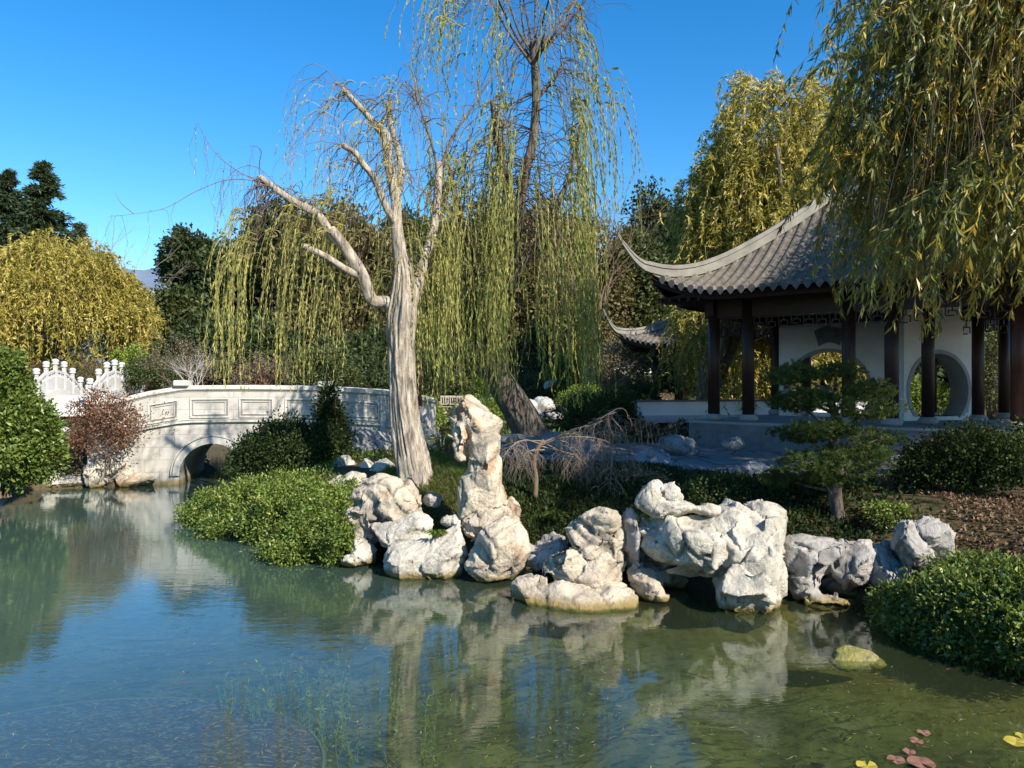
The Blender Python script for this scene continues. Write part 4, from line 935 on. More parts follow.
# ------------------------------------------------------------------ the pruned willow at the centre
def willow_one():
    D = 12.5; b = P(412, 480, D); root = empty('willow_tree', b, 'half-pruned weeping willow with sawn-off limbs and a thick pale furrowed trunk', 'tree', 'weeping willows')
    p = lambda x, y, d=0.: P(x, y, D+d)
    tr = limb('trunk', [p(419, 500), p(416, 478), p(410, 448), p(405, 415), p(402, 380), p(401, 350), p(401, 322), p(403, 300), p(404, 276), p(401, 255)], np.array([.36, .285, .245, .225, .215, .21, .23, .21, .16, .10]), BARK, root, 220, 96, .24, flute=.10, seed=1)
    L = [([(398, 318, 0), (388, 303, 0), (372, 300, -.1), (362, 275, -.2), (345, 247, -.3), (331, 229, -.35)], (.17, .13, .12, .115, .10, .09), True),
        ([(345, 247, -.3), (332, 236, -.3), (318, 215, -.35), (296, 203, -.45), (277, 190, -.5), (260, 177, -.55)], (.07, .085, .08, .07, .06, .05), True),
        ([(362, 277, -.2), (347, 270, -.3), (326, 257, -.45), (304, 246, -.6)], (.08, .07, .065, .06), True),
        ([(404, 300, 0), (402, 272, 0), (397, 228, 0), (395, 196, .05), (388, 160, .1), (386, 137, .1), (377, 124, .1)], (.20, .15, .115, .10, .095, .09, .085), True),
        ([(384, 136, .1), (368, 116, 0), (356, 103, -.1), (343, 89, -.15)], (.07, .065, .055, .045), True),
        ([(397, 200, .1), (401, 172, .3), (398, 150, .35), (391, 125, .4), (388, 104, .45)], (.07, .07, .06, .055, .05), True),
        ([(396, 225, 0), (385, 205, -.2), (374, 178, -.3), (362, 163, -.4), (354, 152, -.5), (342, 145, -.6)], (.08, .07, .065, .06, .055, .05), True),
        ([(402, 322, 0), (414, 296, .2), (424, 262, .4), (434, 228, .5), (438, 190, .5), (439, 163, .5)], (.16, .12, .10, .085, .08, .075), True),
        ([(438, 178, .5), (447, 150, .6), (458, 128, .7), (474, 105, .8), (490, 79, .9)], (.035, .028, .022, .016, .010), False),
        ([(438, 170, .5), (432, 145, .5), (424, 120, .4), (416, 96, .4)], (.03, .022, .016, .008), False)]
    ends = []
    for pts, rad, cap in L:
        q = [p(*t) for t in pts]; rad = [r_*(.84 if cap else 1.) for r_ in rad]; limb('limb', q, rad, BARK if cap else BARKD, root, 46, 20, .10, cap, seed=int(pts[0][0])); ends.append(catmull(q, 20))
    A = [q[i] for q in ends for i in range(3, 20)]; A = np.array(A)
    tw = Twigs(3); lv = Leaves(); sw = Twigs(3)
    # fine bare shoots round the cut ends
    for q, n_, gr in ((ends[1], 6, -.10), (ends[4], 7, -.14), (ends[0], 4, -.1), (ends[6], 6, -.14), (ends[5], 4, -.08), (ends[8], 7, -.02), (ends[9], 6, .0), (ends[7], 5, 0), (ends[3], 3, -.05)):
        for _ in range(n_): i = rng.integers(8, 20); branching(tw, q[i], [unit(np.array([rng.normal()*.7-.15, rng.normal()*.5, .55+rng.random()*.5]))], .55, .007, 4, 2, .45, .75, gr*2.2, 4, .14)
    # long arching bare shoot to the far left
    for k_, (pts) in enumerate(([(300, 203, -.4), (262, 183, -.5), (228, 180, -.6), (195, 192, -.7), (166, 208, -.8), (134, 214, -.8), (108, 217, -.8)], [(262, 183, -.5), (236, 170, -.6), (213, 150, -.6), (196, 120, -.7)], [(290, 200, -.4), (258, 168, -.3), (233, 172, -.2), (215, 200, -.2)], [(343, 89, -.1), (322, 78, -.1), (300, 92, -.1), (290, 125, 0)], [(134, 214, -.8), (122, 204, -.8), (115, 193, -.8)])):
        q = catmull([p(*t) for t in pts], 24); tw.paths(q[None], .011 if k_ < 2 else .007, .002)
        for _ in range(12 if k_ < 4 else 0):
            i = rng.integers(3, 24); S = strands(q[i][None], rng.normal(size=(1, 3)), .15, .35+rng.random()*.7, 8, .08); tw.paths(S, .003, .0015)
            if k_ != 4 and rng.random() < .5: leaf_strands(lv, S, 9, .07, .012, .15, .3)
    # weeping curtain: pixel columns of real strands at the tree's distance
    def curtain(n, xa, xb, y0a, y0b, y1a, y1b, da, db, per, tone, mat_lv, prof=None):
        x = xa+(xb-xa)*rng.random(n); 
        ctr = xa+(xb-xa)*rng.random(max(4, int(n/6))); cl = ctr[rng.integers(0, len(ctr), n)]+rng.normal(size=n)*2.2; x = np.where(rng.random(n) < .8, cl, x)      # shoots hang in ropes
        y0 = y0a+(y0b-y0a)*rng.random(n); y1 = y1a+(y1b-y1a)*rng.random(n)
        if prof is not None: y0, y1 = prof(x, y0, y1)
        dd = D+da+(db-da)*rng.random(n); S0 = np.stack([P(a, b_, c) for a, b_, c in zip(x, y0, dd)]); Ln = (y1-y0)/F*dd
        out = S0-P(404, 250, D); S0[:, :2] -= unit(out[:, :2])*.25
        S = strands(S0, out, .25+.35*rng.random(n), np.maximum(Ln, .4), 14, .10, .35, .02); sw.paths(S, .0045, .0016); leaf_strands(mat_lv, S, per,   .085, .015, tone, .05, .24, 1.2)
        # carry each shoot's foot back to a limb
        connect(tw, A, S0, .3, .008, .004)
    curtain(105, 222, 345, 205, 262, 315, 392, -1.0, .8, 80, .12, lv, lambda x, a, b_: (a-.18*(x-222), b_))
    curtain(42, 300, 400, 215, 300, 320, 385, -.3, 1.6, 60, .0, lv)
    curtain(85, 290, 420, 80, 190, 140, 290, -.9, .9, 14, .1, lv)
    curtain(44, 410, 475, 190, 290, 330, 400, -.2, 1.6, 80, .05, lv)
    curtain(34, 415, 480, 90, 190, 220, 330, 0, 1.4, 50, .1, lv)
    curtain(22, 345, 440, 60, 130, 130, 240, -.5, .9, 14, .1, lv)
    cr = lv.build('crown', LM['willow'], root); sw.build('shoots', TWIGY, cr); tw.build('twigs', TWIG, tr)
willow_one()
def willow_two():
    D = 18.; root = empty('willow_tree', P(528, 436, D), 'tall leafy weeping willow with a dark trunk leaning left, behind the standing stone', 'tree', 'weeping willows')
    sh = lambda y: -3.2*float(sms(410, 220, y) if False else sms(0, 1, (410-y)/200.))
    p = lambda x, y, d=0.: P(x, y, D+d+sh(y))
    tr = limb('trunk', [p(536, 445), p(527, 425), p(514, 402), p(498, 378), p(488, 350), p(492, 318), p(504, 290), p(512, 255)], (.46, .38, .34, .32, .28, .24, .20, .17), BARKD, root, 80, 40, .12, flute=.06, seed=5)
    L = [([(512, 260, 0), (518, 220, 0), (524, 180, 0), (533, 140, 0), (536, 100, 0), (535, 66, 0), (534, 40, 0)], (.13, .11, .10, .09, .085, .085, .08), True, BARKD),
        ([(492, 320, 0), (478, 285, -.6), (466, 240, -1.), (456, 200, -1.2), (448, 165, -1.2)], (.12, .09, .07, .05, .03), False, BARKD),
        ([(506, 280, 0), (530, 255, .4), (552, 215, .8), (568, 180, 1.), (578, 140, 1.), (584, 110, 1)], (.10, .08, .065, .05, .04, .025), False, BARKD),
        ([(518, 222, 0), (505, 180, -.5), (497, 140, -.8), (492, 100, -1)], (.10, .08, .06, .04), False, BARKD),
        ([(536, 100, 0), (552, 80, .2), (566, 60, .3)], (.05, .04, .02), False, BARKD)]
    for i in range(11):
        a = -1.25+2.5*i/10; L.append(([(535, 62+rng.normal()*4, 0), (535+a*22, 30, rng.normal()*.4), (535+a*44+rng.normal()*4, -8, rng.normal()*.6), (535+a*60, -40, rng.normal()*.6)], (.035, .025, .016, .008), False, BARKD))
    A = []
    for pts, rad, cap, mt in L:
        q = [p(*t) for t in pts]; limb('limb', q, rad, mt, root, 30, 10 if max(rad) < .05 else 14, .10, cap, seed=int(pts[-1][1])+60); A += list(catmull(q, 14)[3:])
    A = np.array(A); lv = Leaves(); sw = Twigs(3); tw = Twigs(3)
    def curtain(n, f, per, tone, th=.25):
        k = 0; X0 = []; Ln = []; 
        for _ in range(n):
            x, y0, y1, d = f(); d += sh(y0); X0.append(P(x, y0, D+d)); Ln.append(max((y1-y0)/F*(D+d), .5))
        S0 = np.array(X0); Ln = np.array(Ln); out = S0-P(525, 200, D-3)
        S = strands(S0, out, th+.5*rng.random(n), Ln, 15, .16, .3, .03); sw.paths(S, .006, .002); leaf_strands(lv, S, int(per*1.2), .115, .019, tone, .03, .2, 1.2)
        connect(tw, A, S0, .4, .010, .005)
    U = rng.uniform
    CT = np.sort(rng.uniform(430, 610, 26)); cx = lambda a, b_: float(rng.choice(CT[(CT >= a-3) & (CT <= b_+3)]))+rng.normal()*3.0 if rng.random() < .78 else U(a, b_)
    curtain(275, lambda: (cx(440, 585), U(170, 330), U(330, 408), U(-2.2, 1.8)), 84, .08)
    curtain(140, lambda: (lambda x: (x, U(60+abs(x-540)*1.0, 200), U(250, 380), U(-1.8, 1.8)))(cx(448, 585)), 90, -.02)
    curtain(46, lambda: (lambda x: (x, U(-30, 60), U(60, 230), U(-1.2, 1.2)))(cx(470, 580)), 62, .08)
    curtain(30, lambda: (lambda x: (x, U(70, 120), U(190, 250), U(-1, 1)))(cx(568, 606)), 55, .02)
    curtain(40, lambda: (cx(420, 480), U(-30, 30), U(20, 110), U(-1, 1)), 30, .1)
    for _ in range(70):
        i = rng.integers(0, len(A)); branching(tw, A[i], [unit(np.array([rng.normal()*.8, rng.normal()*.6, .5]))], .7, .009, 3, 2, .4, .7, -.12, 4, .12)
    cr = lv.build('crown', LM['willow2'], root); sw.build('shoots', TWIGY, cr); tw.build('twigs', TWIG, tr)
willow_two()

# ------------------------------------------------------------------ the near willow hanging in from the right
def lit_zone(pos):
    """True where a leaf does not shade the sunlit rocks and the trunk (keeps the sunward side of the crown open)"""
    t = (pos[:, 2]-.8)/SUN[2]; x = pos[:, 0]-SUN[0]*t; y = pos[:, 1]-SUN[1]*t
    t2 = (pos[:, 1]-10.)/(-SUN[1])*-1
    bad = (x > -4) & (x < 3.1) & (y > 5.5) & (y < 10.2)
    bad |= (x > -4) & (x < .6) & (y > 9.5) & (y < 12.6)
    return ~bad
def near_willow():
    root = empty('willow_tree', (9.6, 10.2, h1(9.6, 10.2)), 'big near weeping willow whose green and golden shoots hang over the pavilion roof, upper right', 'tree', 'weeping willows')
    b = np.array([9.6, 10.2, h1(9.6, 10.2)-.2])
    tr = limb('trunk', [b, b+[-.1, -.1, 1.6], b+[-.4, -.2, 3.2], b+[-.8, -.4, 4.8]], (.55, .42, .38, .34), BARKD, root, 50, 30, .12, flute=.08, seed=8)
    A = []
    top = b+[-.8, -.4, 4.8]
    for e in ((-4.6, -2.6, 2.6), (-3.8, -.6, 3.4), (-2.4, 1.6, 3.2), (.6, 2.2, 3.2), (2.4, .4, 2.8), (-1., -2.6, 3.4), (-3.6, 2.6, 2.2), (-.2, -.2, 4.2), (-5.0, -1.2, 1.7)):
        e = np.array(e); q = [top-[0, 0, .5], top+e*.4+[0, 0, .3], top+e*.75+[0, 0, .25], top+e]; limb('limb', q, (.22, .15, .10, .04), BARKD, root, 26, 12, .1, seed=int(abs(e[0])*10)); A += list(catmull(q, 16)[3:])
    A = np.array(A); lv = Leaves(); sw = Twigs(3); tw = Twigs(3)
    def grp(S0, out, reach, Ln, per, tone, keep=lit_zone, Lf=.115, Wf=.0175, lin=.65):
        n = len(S0); S = strands(S0, out, reach, Ln, 16, .2, .25, .03, lin); k = keep(S[:, 8]) & keep(S[:, 3]) & keep(S[:, 13]); S = S[k]; S0 = S0[k]
        sw.paths(S, .0036, .0012); leaf_strands(lv, S, per, Lf, Wf, tone, .0, .45, .7, .6, .42, keep=keep)
        connect(tw, A, S0, .3, .012, .005)
    U = rng.uniform
    # visible curtain: long shoots sweeping down to the left, then hanging
    def edge(y): return np.interp(y, [-120, 0, 60, 130, 200, 260], [890, 850, 816, 798, 796, 808])
    def bottom(x): return np.interp(x, [790, 830, 845, 870, 890, 900, 925, 945, 960, 985, 1000, 1030], [262, 285, 322, 300, 330, 300, 345, 290, 285, 325, 290, 300])
    n = 700; X0 = []; Ln = []; Rc = []
    for _ in range(n):
        d = U(6.9, 9.8); rch = U(.4, 2.3); y = U(-170, 200); xe = edge(y+60)+10+(1080-edge(y))*rng.random()**1.2    # where the shoot ends up
        yb = bottom(xe)-8+rng.normal()*10-(abs(rng.normal())*75+12 if rng.random() < .86 else 0); X0.append(P(xe, y, d)+[rch*.92, 0, 0]); Ln.append(max((yb-y)/F*d, .5)); Rc.append(rch)
    X0 = np.array(X0); out = np.c_[-np.ones(n), rng.normal(size=n)*.35-.1, np.zeros(n)]; Rc = np.array(Rc)
    grp(X0, out, Rc, np.array(Ln), 125, .13, Lf=.135, Wf=.021)
    n = 130; X0 = np.array([P(U(880, 1060), U(-110, 60), U(7.2, 9)) for _ in range(n)]); out = np.c_[-np.ones(n), rng.normal(size=n)*.4, np.zeros(n)]; grp(X0, out, U(.5, 1.2, n), U(.4, 1.3, n), 65, .05, Lf=.13, Wf=.02)
    # rest of the crown, mostly out of view, added and trimmed to shade the pavilion
    def keep2(q):
        t = (q[:, 2]-5.4)/SUN[2]; x = q[:, 0]-SUN[0]*t; y = q[:, 1]-SUN[1]*t
        t3 = (q[:, 2]-2.)/SUN[2]; x3 = q[:, 0]-SUN[0]*t3; y3 = q[:, 1]-SUN[1]*t3
        px_ = 512+q[:, 0]/np.maximum(q[:, 1], .1)*F; vis = (px_ < 1030) & (q[:, 1] > 9.9)
        return lit_zone(q) & ~((x < 6.6) & (y > 15.)) & ~((x3 < 1.2) & (y3 > 12)) & ~(vis & (px_ < 850))
    n = 560; k = ell(n, .75); k[:, 2] = np.abs(k[:, 2]); X0 = np.array([9.0, 9.9, 6.6])+k*np.array([4.6, 4.4, 3.2]); out = k.copy()
    grp(X0, out, U(.3, .9, n), U(1.2, 3.2, n), 52, 0., Lf=.17, Wf=.034, keep=keep2)
    clumped(lv, (9.3, 11.5, 7.2), (4.6, 5.0, 2.6), 900, 46, .5, .17, .04, .5, 0., keep=keep2)
    clumped(lv, (10.6, 13.6, 6.6), (3.2, 3.0, 3.0), 500, 46, .5, .17, .04, .5, 0., keep=keep2)
    cr = lv.build('crown', LM['near'], root); sw.build('shoots', TWIG, cr); tw.build('twigs', TWIG, tr)
near_willow()

# ------------------------------------------------------------------ background trees
def bgtree(name, label, cat, px, D, ytop, ybot, wpx, mat, nc, per, cr, L, W, group='trees behind the garden', lobes=None, trunk=True, tone=0., shell=.7, bark=BARKD, z0=None):
    cx = P(px, 384, D)[0]; zg = h1(cx, D) if z0 is None else z0; zt = CAM_Z-(ytop-384)/F*D; zb = CAM_Z-(ybot-384)/F*D; rx = wpx/2/F*D
    root = empty(name, (cx, D, zg), label, cat, group); lv = Leaves(); zc = (zt+zb)/2; rz = (zt-zb)/2
    lobes = lobes or [(0, 0, 1.)]
    for (ox, oz, sc_) in lobes:
        clumped(lv, (cx+ox*rx, D+rng.normal()*rx*.15, zc+oz*rz), (rx*sc_, min(rx*sc_, 5)*.8, rz*sc_), int(nc*sc_**1.5), per, cr, L, W, shell, tone, low=-.95)
    lv.build('crown', LM[mat], root)
    if trunk:
        limb('trunk', [(cx, D, zg-.3), (cx+.02*rx, D, (zg+zc)/2), (cx-.03*rx, D, zc), (cx, D, zc+rz*.6)], (max(.022*(zt-zg), .12), .018*(zt-zg), .012*(zt-zg), .02), bark, root, 20, 10, .1, seed=int(px))
        tw = Twigs(4); 
        branching(tw, (cx, D, zc-.3*rz), [unit(np.array([rng.normal(), rng.normal()*.6, .6])) for _ in range(7)], min(rx, rz)*.6, .012*(zt-zg)*.6, 3, 2, .5, .6, .02, 3); tw.build('branches', bark, root)
    return root
def conifer(px, D, ytop, ybot, wpx, label, n=60, name='conifer_tree', tone=0.):
    cx = P(px, 384, D)[0]; zg = h1(cx, D); zt = CAM_Z-(ytop-384)/F*D; zb = CAM_Z-(ybot-384)/F*D; rx = wpx/2/F*D; root = empty(name, (cx, D, zg), label, 'tree', 'trees behind the garden'); lv = Leaves(); Hh = zt-zb
    n = n//2
    for i in range(n):
        t = (i/n)**.85; z = zt-Hh*t
        for k in range(5):
            r = rx*(t**.7)*(.5+.8*rng.random())+.1; z = zt-Hh*t+rng.normal()*.15
            a = rng.random()*6.28; m = 5; s_ = np.linspace(.1, 1, m); pc = np.c_[cx+np.cos(a)*r*s_, D+np.sin(a)*r*s_, z+.25*r*np.sin(s_*2.4)-.32*r*s_]
            q = np.repeat(pc, 26, 0); q = q+rng.normal(size=q.shape)*np.array([.55, .55, .3])*(.26+.04*rx)
            d = np.tile([math.cos(a), math.sin(a), -.3], (len(q), 1)); lv.add(q, d+rng.normal(size=q.shape)*.5, .5*(.5+rng.random(len(q))), .16, np.clip(.5*rng.random(len(q))+.25*rng.random()+.1+tone, 0, 1))
    lv.build('crown', LM['conifer'], root); limb('trunk', [(cx, D, zg-.3), (cx, D, zg+Hh*.4), (cx, D, zt-.3)], (.5, .3, .04), BARKD, root, 16, 10); return root
conifer(8, 86, 176, 290, 60, 'dark pointed conifer cut by the left edge of the photo', 60)
conifer(43, 80, 166, 290, 66, 'tallest dark conifer at the upper left with a double top', 70)
conifer(79, 84, 226, 290, 22, 'little conifer tip showing above the yellow willow', 24)
def yellow_willow(px, D, ytop, ybot, wpx, n, per, label, ln=(1.2, 4.5), Lf=.26, Wf=.07, lobes=((0, 0, 1.),), tone=0., bark=BARKD, zc_=.38, name='willow_tree', keep=None):
    cx = P(px, 384, D)[0]; zg = h1(cx, D); zt = CAM_Z-(ytop-384)/F*D; zb = CAM_Z-(ybot-384)/F*D; rx = wpx/2/F*D; root = empty(name, (cx, D, zg), label, 'tree', 'weeping willows'); lv = Leaves(); sw = Twigs(3)
    zc = zb+(zt-zb)*zc_; rz = zt-zc
    for ox, oz, s_ in lobes:
        m = int(n*s_); k = ell(m, .8); k[:, 2] = np.where(rng.random(m) < .85, np.abs(k[:, 2]), k[:, 2]); k = k*(1+.16*vnoise(k*2.6+px, 3))[:, None]
        S0 = np.array([cx+ox*rx, D, zc+oz*rz])+k*np.array([rx*.9*s_, min(rx*s_, 6)*.9, rz*s_]); Ln = np.minimum(rng.uniform(*ln, m), np.maximum(S0[:, 2]-zb, .7))
        if keep is not None: kk = keep(S0); S0, Ln, k, m = S0[kk], Ln[kk], k[kk], kk.sum()
        Ln = Ln*np.where(rng.random(m) < .5, .45, 1.); S = strands(S0, k, rng.uniform(.2, 1.1, m), Ln, 8, .35, .5, .10); sw.paths(S[:, ::2], .012, .004); leaf_strands(lv, S, per, Lf, Wf, tone, .0, .75, .6, .7, .55)
    cr = lv.build('crown', LM['yellow'], root); sw.build('shoots', TWIGY, cr)
    limb('trunk', [(cx, D, zg-.3), (cx-.2, D, (zg+zc)/2), (cx+.1, D, zc+rz*.3)], (.45, .36, .2), bark, root, 20, 12)
    for i in range(6): a = i*1.05; limb('limb', [(cx, D, (zg+zc)/2), (cx+math.cos(a)*rx*.35, D+math.sin(a)*2, zc), (cx+math.cos(a)*rx*.7, D+math.sin(a)*3, zc+rz*.5)], (.2, .14, .05), bark, root, 12, 8)
yellow_willow(62, 46, 238, 372, 175, 1500, 34, 'golden yellow dome-shaped willow behind the white balustrade bridge', tone=.02)
yellow_willow(-60, 40, 262, 372, 110, 420, 30, 'golden willow mostly beyond the left edge of the photo', tone=.0)
yellow_willow(784, 27, 72, 405, 190, 1150, 44, 'golden willow rising behind the tiled pavilion roof', ln=(1., 3.6), Lf=.21, Wf=.05, lobes=((0, 0, 1.), (-.5, .12, .5), (-.55, -.3, .45), (.35, -.1, .8)), tone=.04, zc_=.42)
yellow_willow(714, 23.6, 272, 414, 52, 190, 44, 'weeping yellow-green willow hanging behind the left pavilion columns', ln=(1., 4.2), Lf=.17, Wf=.038, tone=-.08, zc_=.5)
yellow_willow(775, 31, 300, 415, 60, 150, 36, 'bright yellow willow glimpsed between the pavilion columns', ln=(1., 3.), Lf=.2, Wf=.05, tone=.1, zc_=.5)
yellow_willow(1000, 30, 150, 400, 110, 420, 30, 'willow half hidden behind the right end of the pavilion roof', ln=(1., 3.), Lf=.22, Wf=.05, tone=-.1, zc_=.5)

T = lambda *a, **k: bgtree('evergreen_tree', *a, **k)
T('big rounded dark oak between the yellow willow and the pruned willow', 'tree', 200, 60, 234, 350, 80, 'oak', 200, 60, .8, .3, .2, lobes=[(-.5, .5, .42), (-.1, .55, .42), (.4, .4, .5), (.1, 0, .6), (.4, -.4, .75), (-.2, -.75, .5)])
T('low mid-green oak below the big dark oak', 'tree', 172, 52, 291, 352, 46, 'oak2', 120, 60, .8, .3, .2)
T('dark oak behind the left curtain of the pruned willow', 'tree', 262, 56, 212, 380, 110, 'oak', 300, 60, 1.1, .34, .22, lobes=[(-.3, 0, .8), (.4, .2, .8), (0, -.5, .9)])
T('olive-brown oak behind the limbs of the pruned willow', 'tree', 335, 50, 200, 385, 120, 'brown', 300, 60, 1.0, .32, .2, lobes=[(-.3, .1, .8), (.4, .0, .8), (0, -.5, .9)], tone=-.05)
T('dark evergreen behind the trunk of the pruned willow', 'tree', 410, 54, 212, 385, 110, 'oak2', 280, 60, 1.1, .34, .22)
T('dark evergreen behind the tall leafy willow', 'tree', 478, 58, 200, 388, 110, 'oak2', 280, 60, 1.1, .34, .22, lobes=[(-.3, 0, .8), (.4, .15, .8), (0, -.5, .9)])
T('olive evergreen right behind the leaning willow trunk', 'tree', 545, 50, 208, 385, 100, 'brown', 260, 60, 1., .32, .2)
T('mottled tree with brownish foliage left of the upturned eaves', 'tree', 590, 40, 222, 370, 70, 'brown', 210, 46, .7, .2, .12, tone=-.05)
T('green feathery evergreen above the small far pavilion', 'tree', 632, 42, 232, 352, 66, 'oak2', 220, 60, .7, .24, .14, lobes=[(0, 0, .9), (-.3, -.4, .7), (.3, -.3, .7)])
T('dark open-crowned tree with a sky hole above the upturned eave', 'tree', 655, 60, 194, 340, 74, 'oak', 150, 60, 1.0, .34, .2, lobes=[(-.05, .35, .62), (.45, -.05, .6), (-.5, -.1, .55), (0, -.6, .9)])
T('dark evergreen filling in behind the pavilion at the left of its columns', 'tree', 690, 50, 220, 420, 90, 'oak', 260, 60, 1., .34, .22)
T('dark evergreen behind the middle of the pavilion', 'tree', 790, 46, 250, 420, 120, 'oak', 300, 60, 1., .34, .22)
T('dark evergreen behind the first moon gate', 'tree', 880, 44, 240, 420, 120, 'oak', 260, 60, 1., .32, .2)
T('dark evergreen behind the right end of the pavilion', 'tree', 985, 44, 220, 420, 130, 'oak', 260, 60, 1., .32, .2)
T('dark evergreen below and behind the golden dome-shaped willow', 'tree', 80, 62, 290, 390, 160, 'oak', 260, 60, 1.1, .36, .22)
T('dark evergreen beyond the left edge behind the green bush', 'tree', -20, 58, 290, 390, 120, 'oak', 180, 60, 1.1, .36, .22)
T('dark hedge-like evergreen above the carved bridge', 'tree', 240, 46, 320, 392, 150, 'oak', 280, 60, .9, .3, .2, trunk=False)
T('shaded evergreen undergrowth behind the pruned willow trunk', 'tree', 390, 44, 335, 398, 170, 'oak', 320, 60, .8, .28, .18, trunk=False)
def bare_tree(px, D, ytop, wpx, label, mat, n=9, r=.10, name='bare_tree', tone=None):
    cx = P(px, 384, D)[0]; zg = h1(cx, D); zt = CAM_Z-(ytop-384)/F*D; root = empty(name, (cx, D, zg), label, 'tree', 'leafless trees'); hh = zt-zg; w_ = wpx/2/F*D
    limb('trunk', [(cx, D, zg-.2), (cx+.1, D, zg+hh*.25), (cx, D, zg+hh*.5)], (r*1.3, r, r*.7), mat, root, 14, 8)
    tw = Twigs(3); tips = []
    branching(tw, (cx, D, zg+hh*.4), [unit(np.array([rng.normal()*w_/hh*1.6, rng.normal()*.3, 1.])) for _ in range(n)], hh*.28, r*.5, 5, 2, .38, .72, .03, 3, .12, tips)
    tw.build('branches', mat, root)
    if tone:
        lv = Leaves(); t_ = np.array(tips); t_ = t_[rng.integers(0, len(t_), 3500)]+rng.normal(size=(3500, 3))*.15; lv.add(t_, rng.normal(size=t_.shape), .14, .08, rng.random(len(t_))); lv.build('crown', LM[tone], root)
bare_tree(112, 50, 246, 44, 'pale bare twiggy tree poking out of the golden willow', TWIGG, 12, .12)
bare_tree(598, 36, 215, 50, 'brown bare tree left of the upturned eaves', TWIG, 12, .10)

# ------------------------------------------------------------------ shrubs
def shrub(label, px, D, y0, y1, wpx, mat, nc=110, per=60, cr=.25, L=.06, W=.03, name='shrub', cat='shrub', group='garden shrubs', lobes=None, stems=True, depth=.8, tone=0., shell=.7, base=None, low=-.6, stemmat=None, flat=1.):
    cx = P(px, 384, D)[0]; zt = CAM_Z-(y0-384)/F*D; zb = CAM_Z-(y1-384)/F*D; rx = wpx/2/F*D; rz = (zt-zb)/2; zc = (zt+zb)/2; zg = min(zb, h1(cx, D)) if base is None else base
    root = empty(name, (cx, D, zg), label, cat, group); lv = Leaves()
    for ox, oz, s_ in (lobes or [(0, 0, 1.)]):
        clumped(lv, (cx+ox*rx, D+rng.normal()*.1*rx, zc+oz*rz), (rx*s_, min(rx, rz*2)*depth*s_, rz*s_), int(nc*s_**1.4), per, cr, L, W, shell, tone, low=low, flat=flat)
    lv.build('foliage', LM[mat], root)
    if stems:
        tw = Twigs(4); tgt = np.array([cx, D, zc])+ell(26, .3)*np.array([rx, rx*depth*.7, rz])*.8; b0 = np.tile([cx, D, zg], (26, 1))+rng.normal(size=(26, 3))*np.array([.08, .08, 0])*max(rx, .4); mid = b0*.5+tgt*.5+rng.normal(size=(26, 3))*.05
        tw.paths(np.stack([b0, mid, tgt], 1), .016*min(1, rz*1.6)+.004, .004); tw.build('stems', stemmat or TWIG, root)
    return root
# left bank
shrub('large glossy green bush overhanging the water at the left edge', 1, 15.6, 356, 486, 96, 'bush', 280, 90, .22, .10, .055, lobes=[(-.3, .35, .6), (.35, -.4, .62), (-.5, -.4, .9), (.15, .0, .55), (.62, -.15, .32), (.05, .7, .32), (.55, -.6, .4)], tone=.0, base=.2)
shrub('red-leaved sprawling shrub left of the carved bridge', 103, 18.2, 392, 474, 84, 'red', 95, 30, .26, .07, .032, lobes=[(-.1, .1, .8), (.45, .0, .5), (-.5, .35, .45), (.1, .6, .4)], tone=.08, shell=.3, stems=False)
def bare_shrub(label, px, D, y0, y1, wpx, mat, n=14, r=.012, leaf=None, nl=1500, name='bare_shrub', lv_=5, ls=.06):
    cx = P(px, 384, D)[0]; zt = CAM_Z-(y0-384)/F*D; zb = CAM_Z-(y1-384)/F*D; hh = zt-zb; w_ = wpx/2/F*D; root = empty(name, (cx, D, zb), label, 'shrub', 'bare twiggy shrubs'); tw = Twigs(3); tips = []
    for i in range(n): branching(tw, (cx+rng.normal()*w_*.25, D+rng.normal()*w_*.2, zb), [unit(np.array([rng.normal()*w_/hh*.9, rng.normal()*.35, 1.]))], hh*.36, r, lv_, 2, .38, .72, .02, 3, .12, tips)
    tw.build('branches', mat, root)
    if leaf:
        lv = Leaves(); t_ = np.array(tips); t_ = t_[rng.integers(0, len(t_), nl)]+rng.normal(size=(nl, 3))*.06; lv.add(t_, rng.normal(size=t_.shape), ls, ls*.5, rng.random(len(t_))); lv.build('foliage', LM[leaf], root)
bare_shrub('fine red twigs spreading through the red-leaved shrub', 104, 18.4, 386, 472, 84, TWIG, 7, .010, 'red', 1100)
bare_shrub('brown bushy bare shrub above the bridge', 190, 27, 333, 392, 62, TWIG, 22, .016, 'rust', 3000)
bare_shrub('small white-barked bare shrub inside the brown one above the bridge', 194, 26, 348, 390, 24, pbr('pale_twigs', (.55, .50, .45), .8), 12, .012, None)
bare_shrub('low reddish bare thicket above the right half of the bridge', 262, 26, 352, 390, 70, TWIGR, 22, .014, 'rust', 3500)
bare_shrub('reddish bare hedge behind the white balustrade, left part', 24, 38, 358, 388, 50, TWIGR, 16, .018, 'red', 2500)
bare_shrub('grey-brown hedge between the two white balustrades', 83, 38, 358, 388, 44, TWIG, 18, .018, 'brown', 4000)
shrub('clipped yellow-green shrub right of the white balustrade', 130, 36, 350, 378, 26, 'lime', 60, 60, .3, .12, .07, tone=.2)
shrub('olive low shrubs over the crown of the carved bridge', 155, 32, 358, 392, 50, 'oak2', 80, 60, .3, .12, .06)
shrub('green clump behind the bridge under the hanging shoots', 322, 27, 352, 392, 70, 'oak2', 100, 60, .3, .11, .05, tone=.1)
shrub('narrow dark column-shaped shrub in front of the bridge', 331, 15.4, 378, 465, 30, 'dark', 80, 60, .2, .07, .03, lobes=[(0, .4, .5), (-.1, -.3, .8), (.2, -.6, .9)], depth=.9)
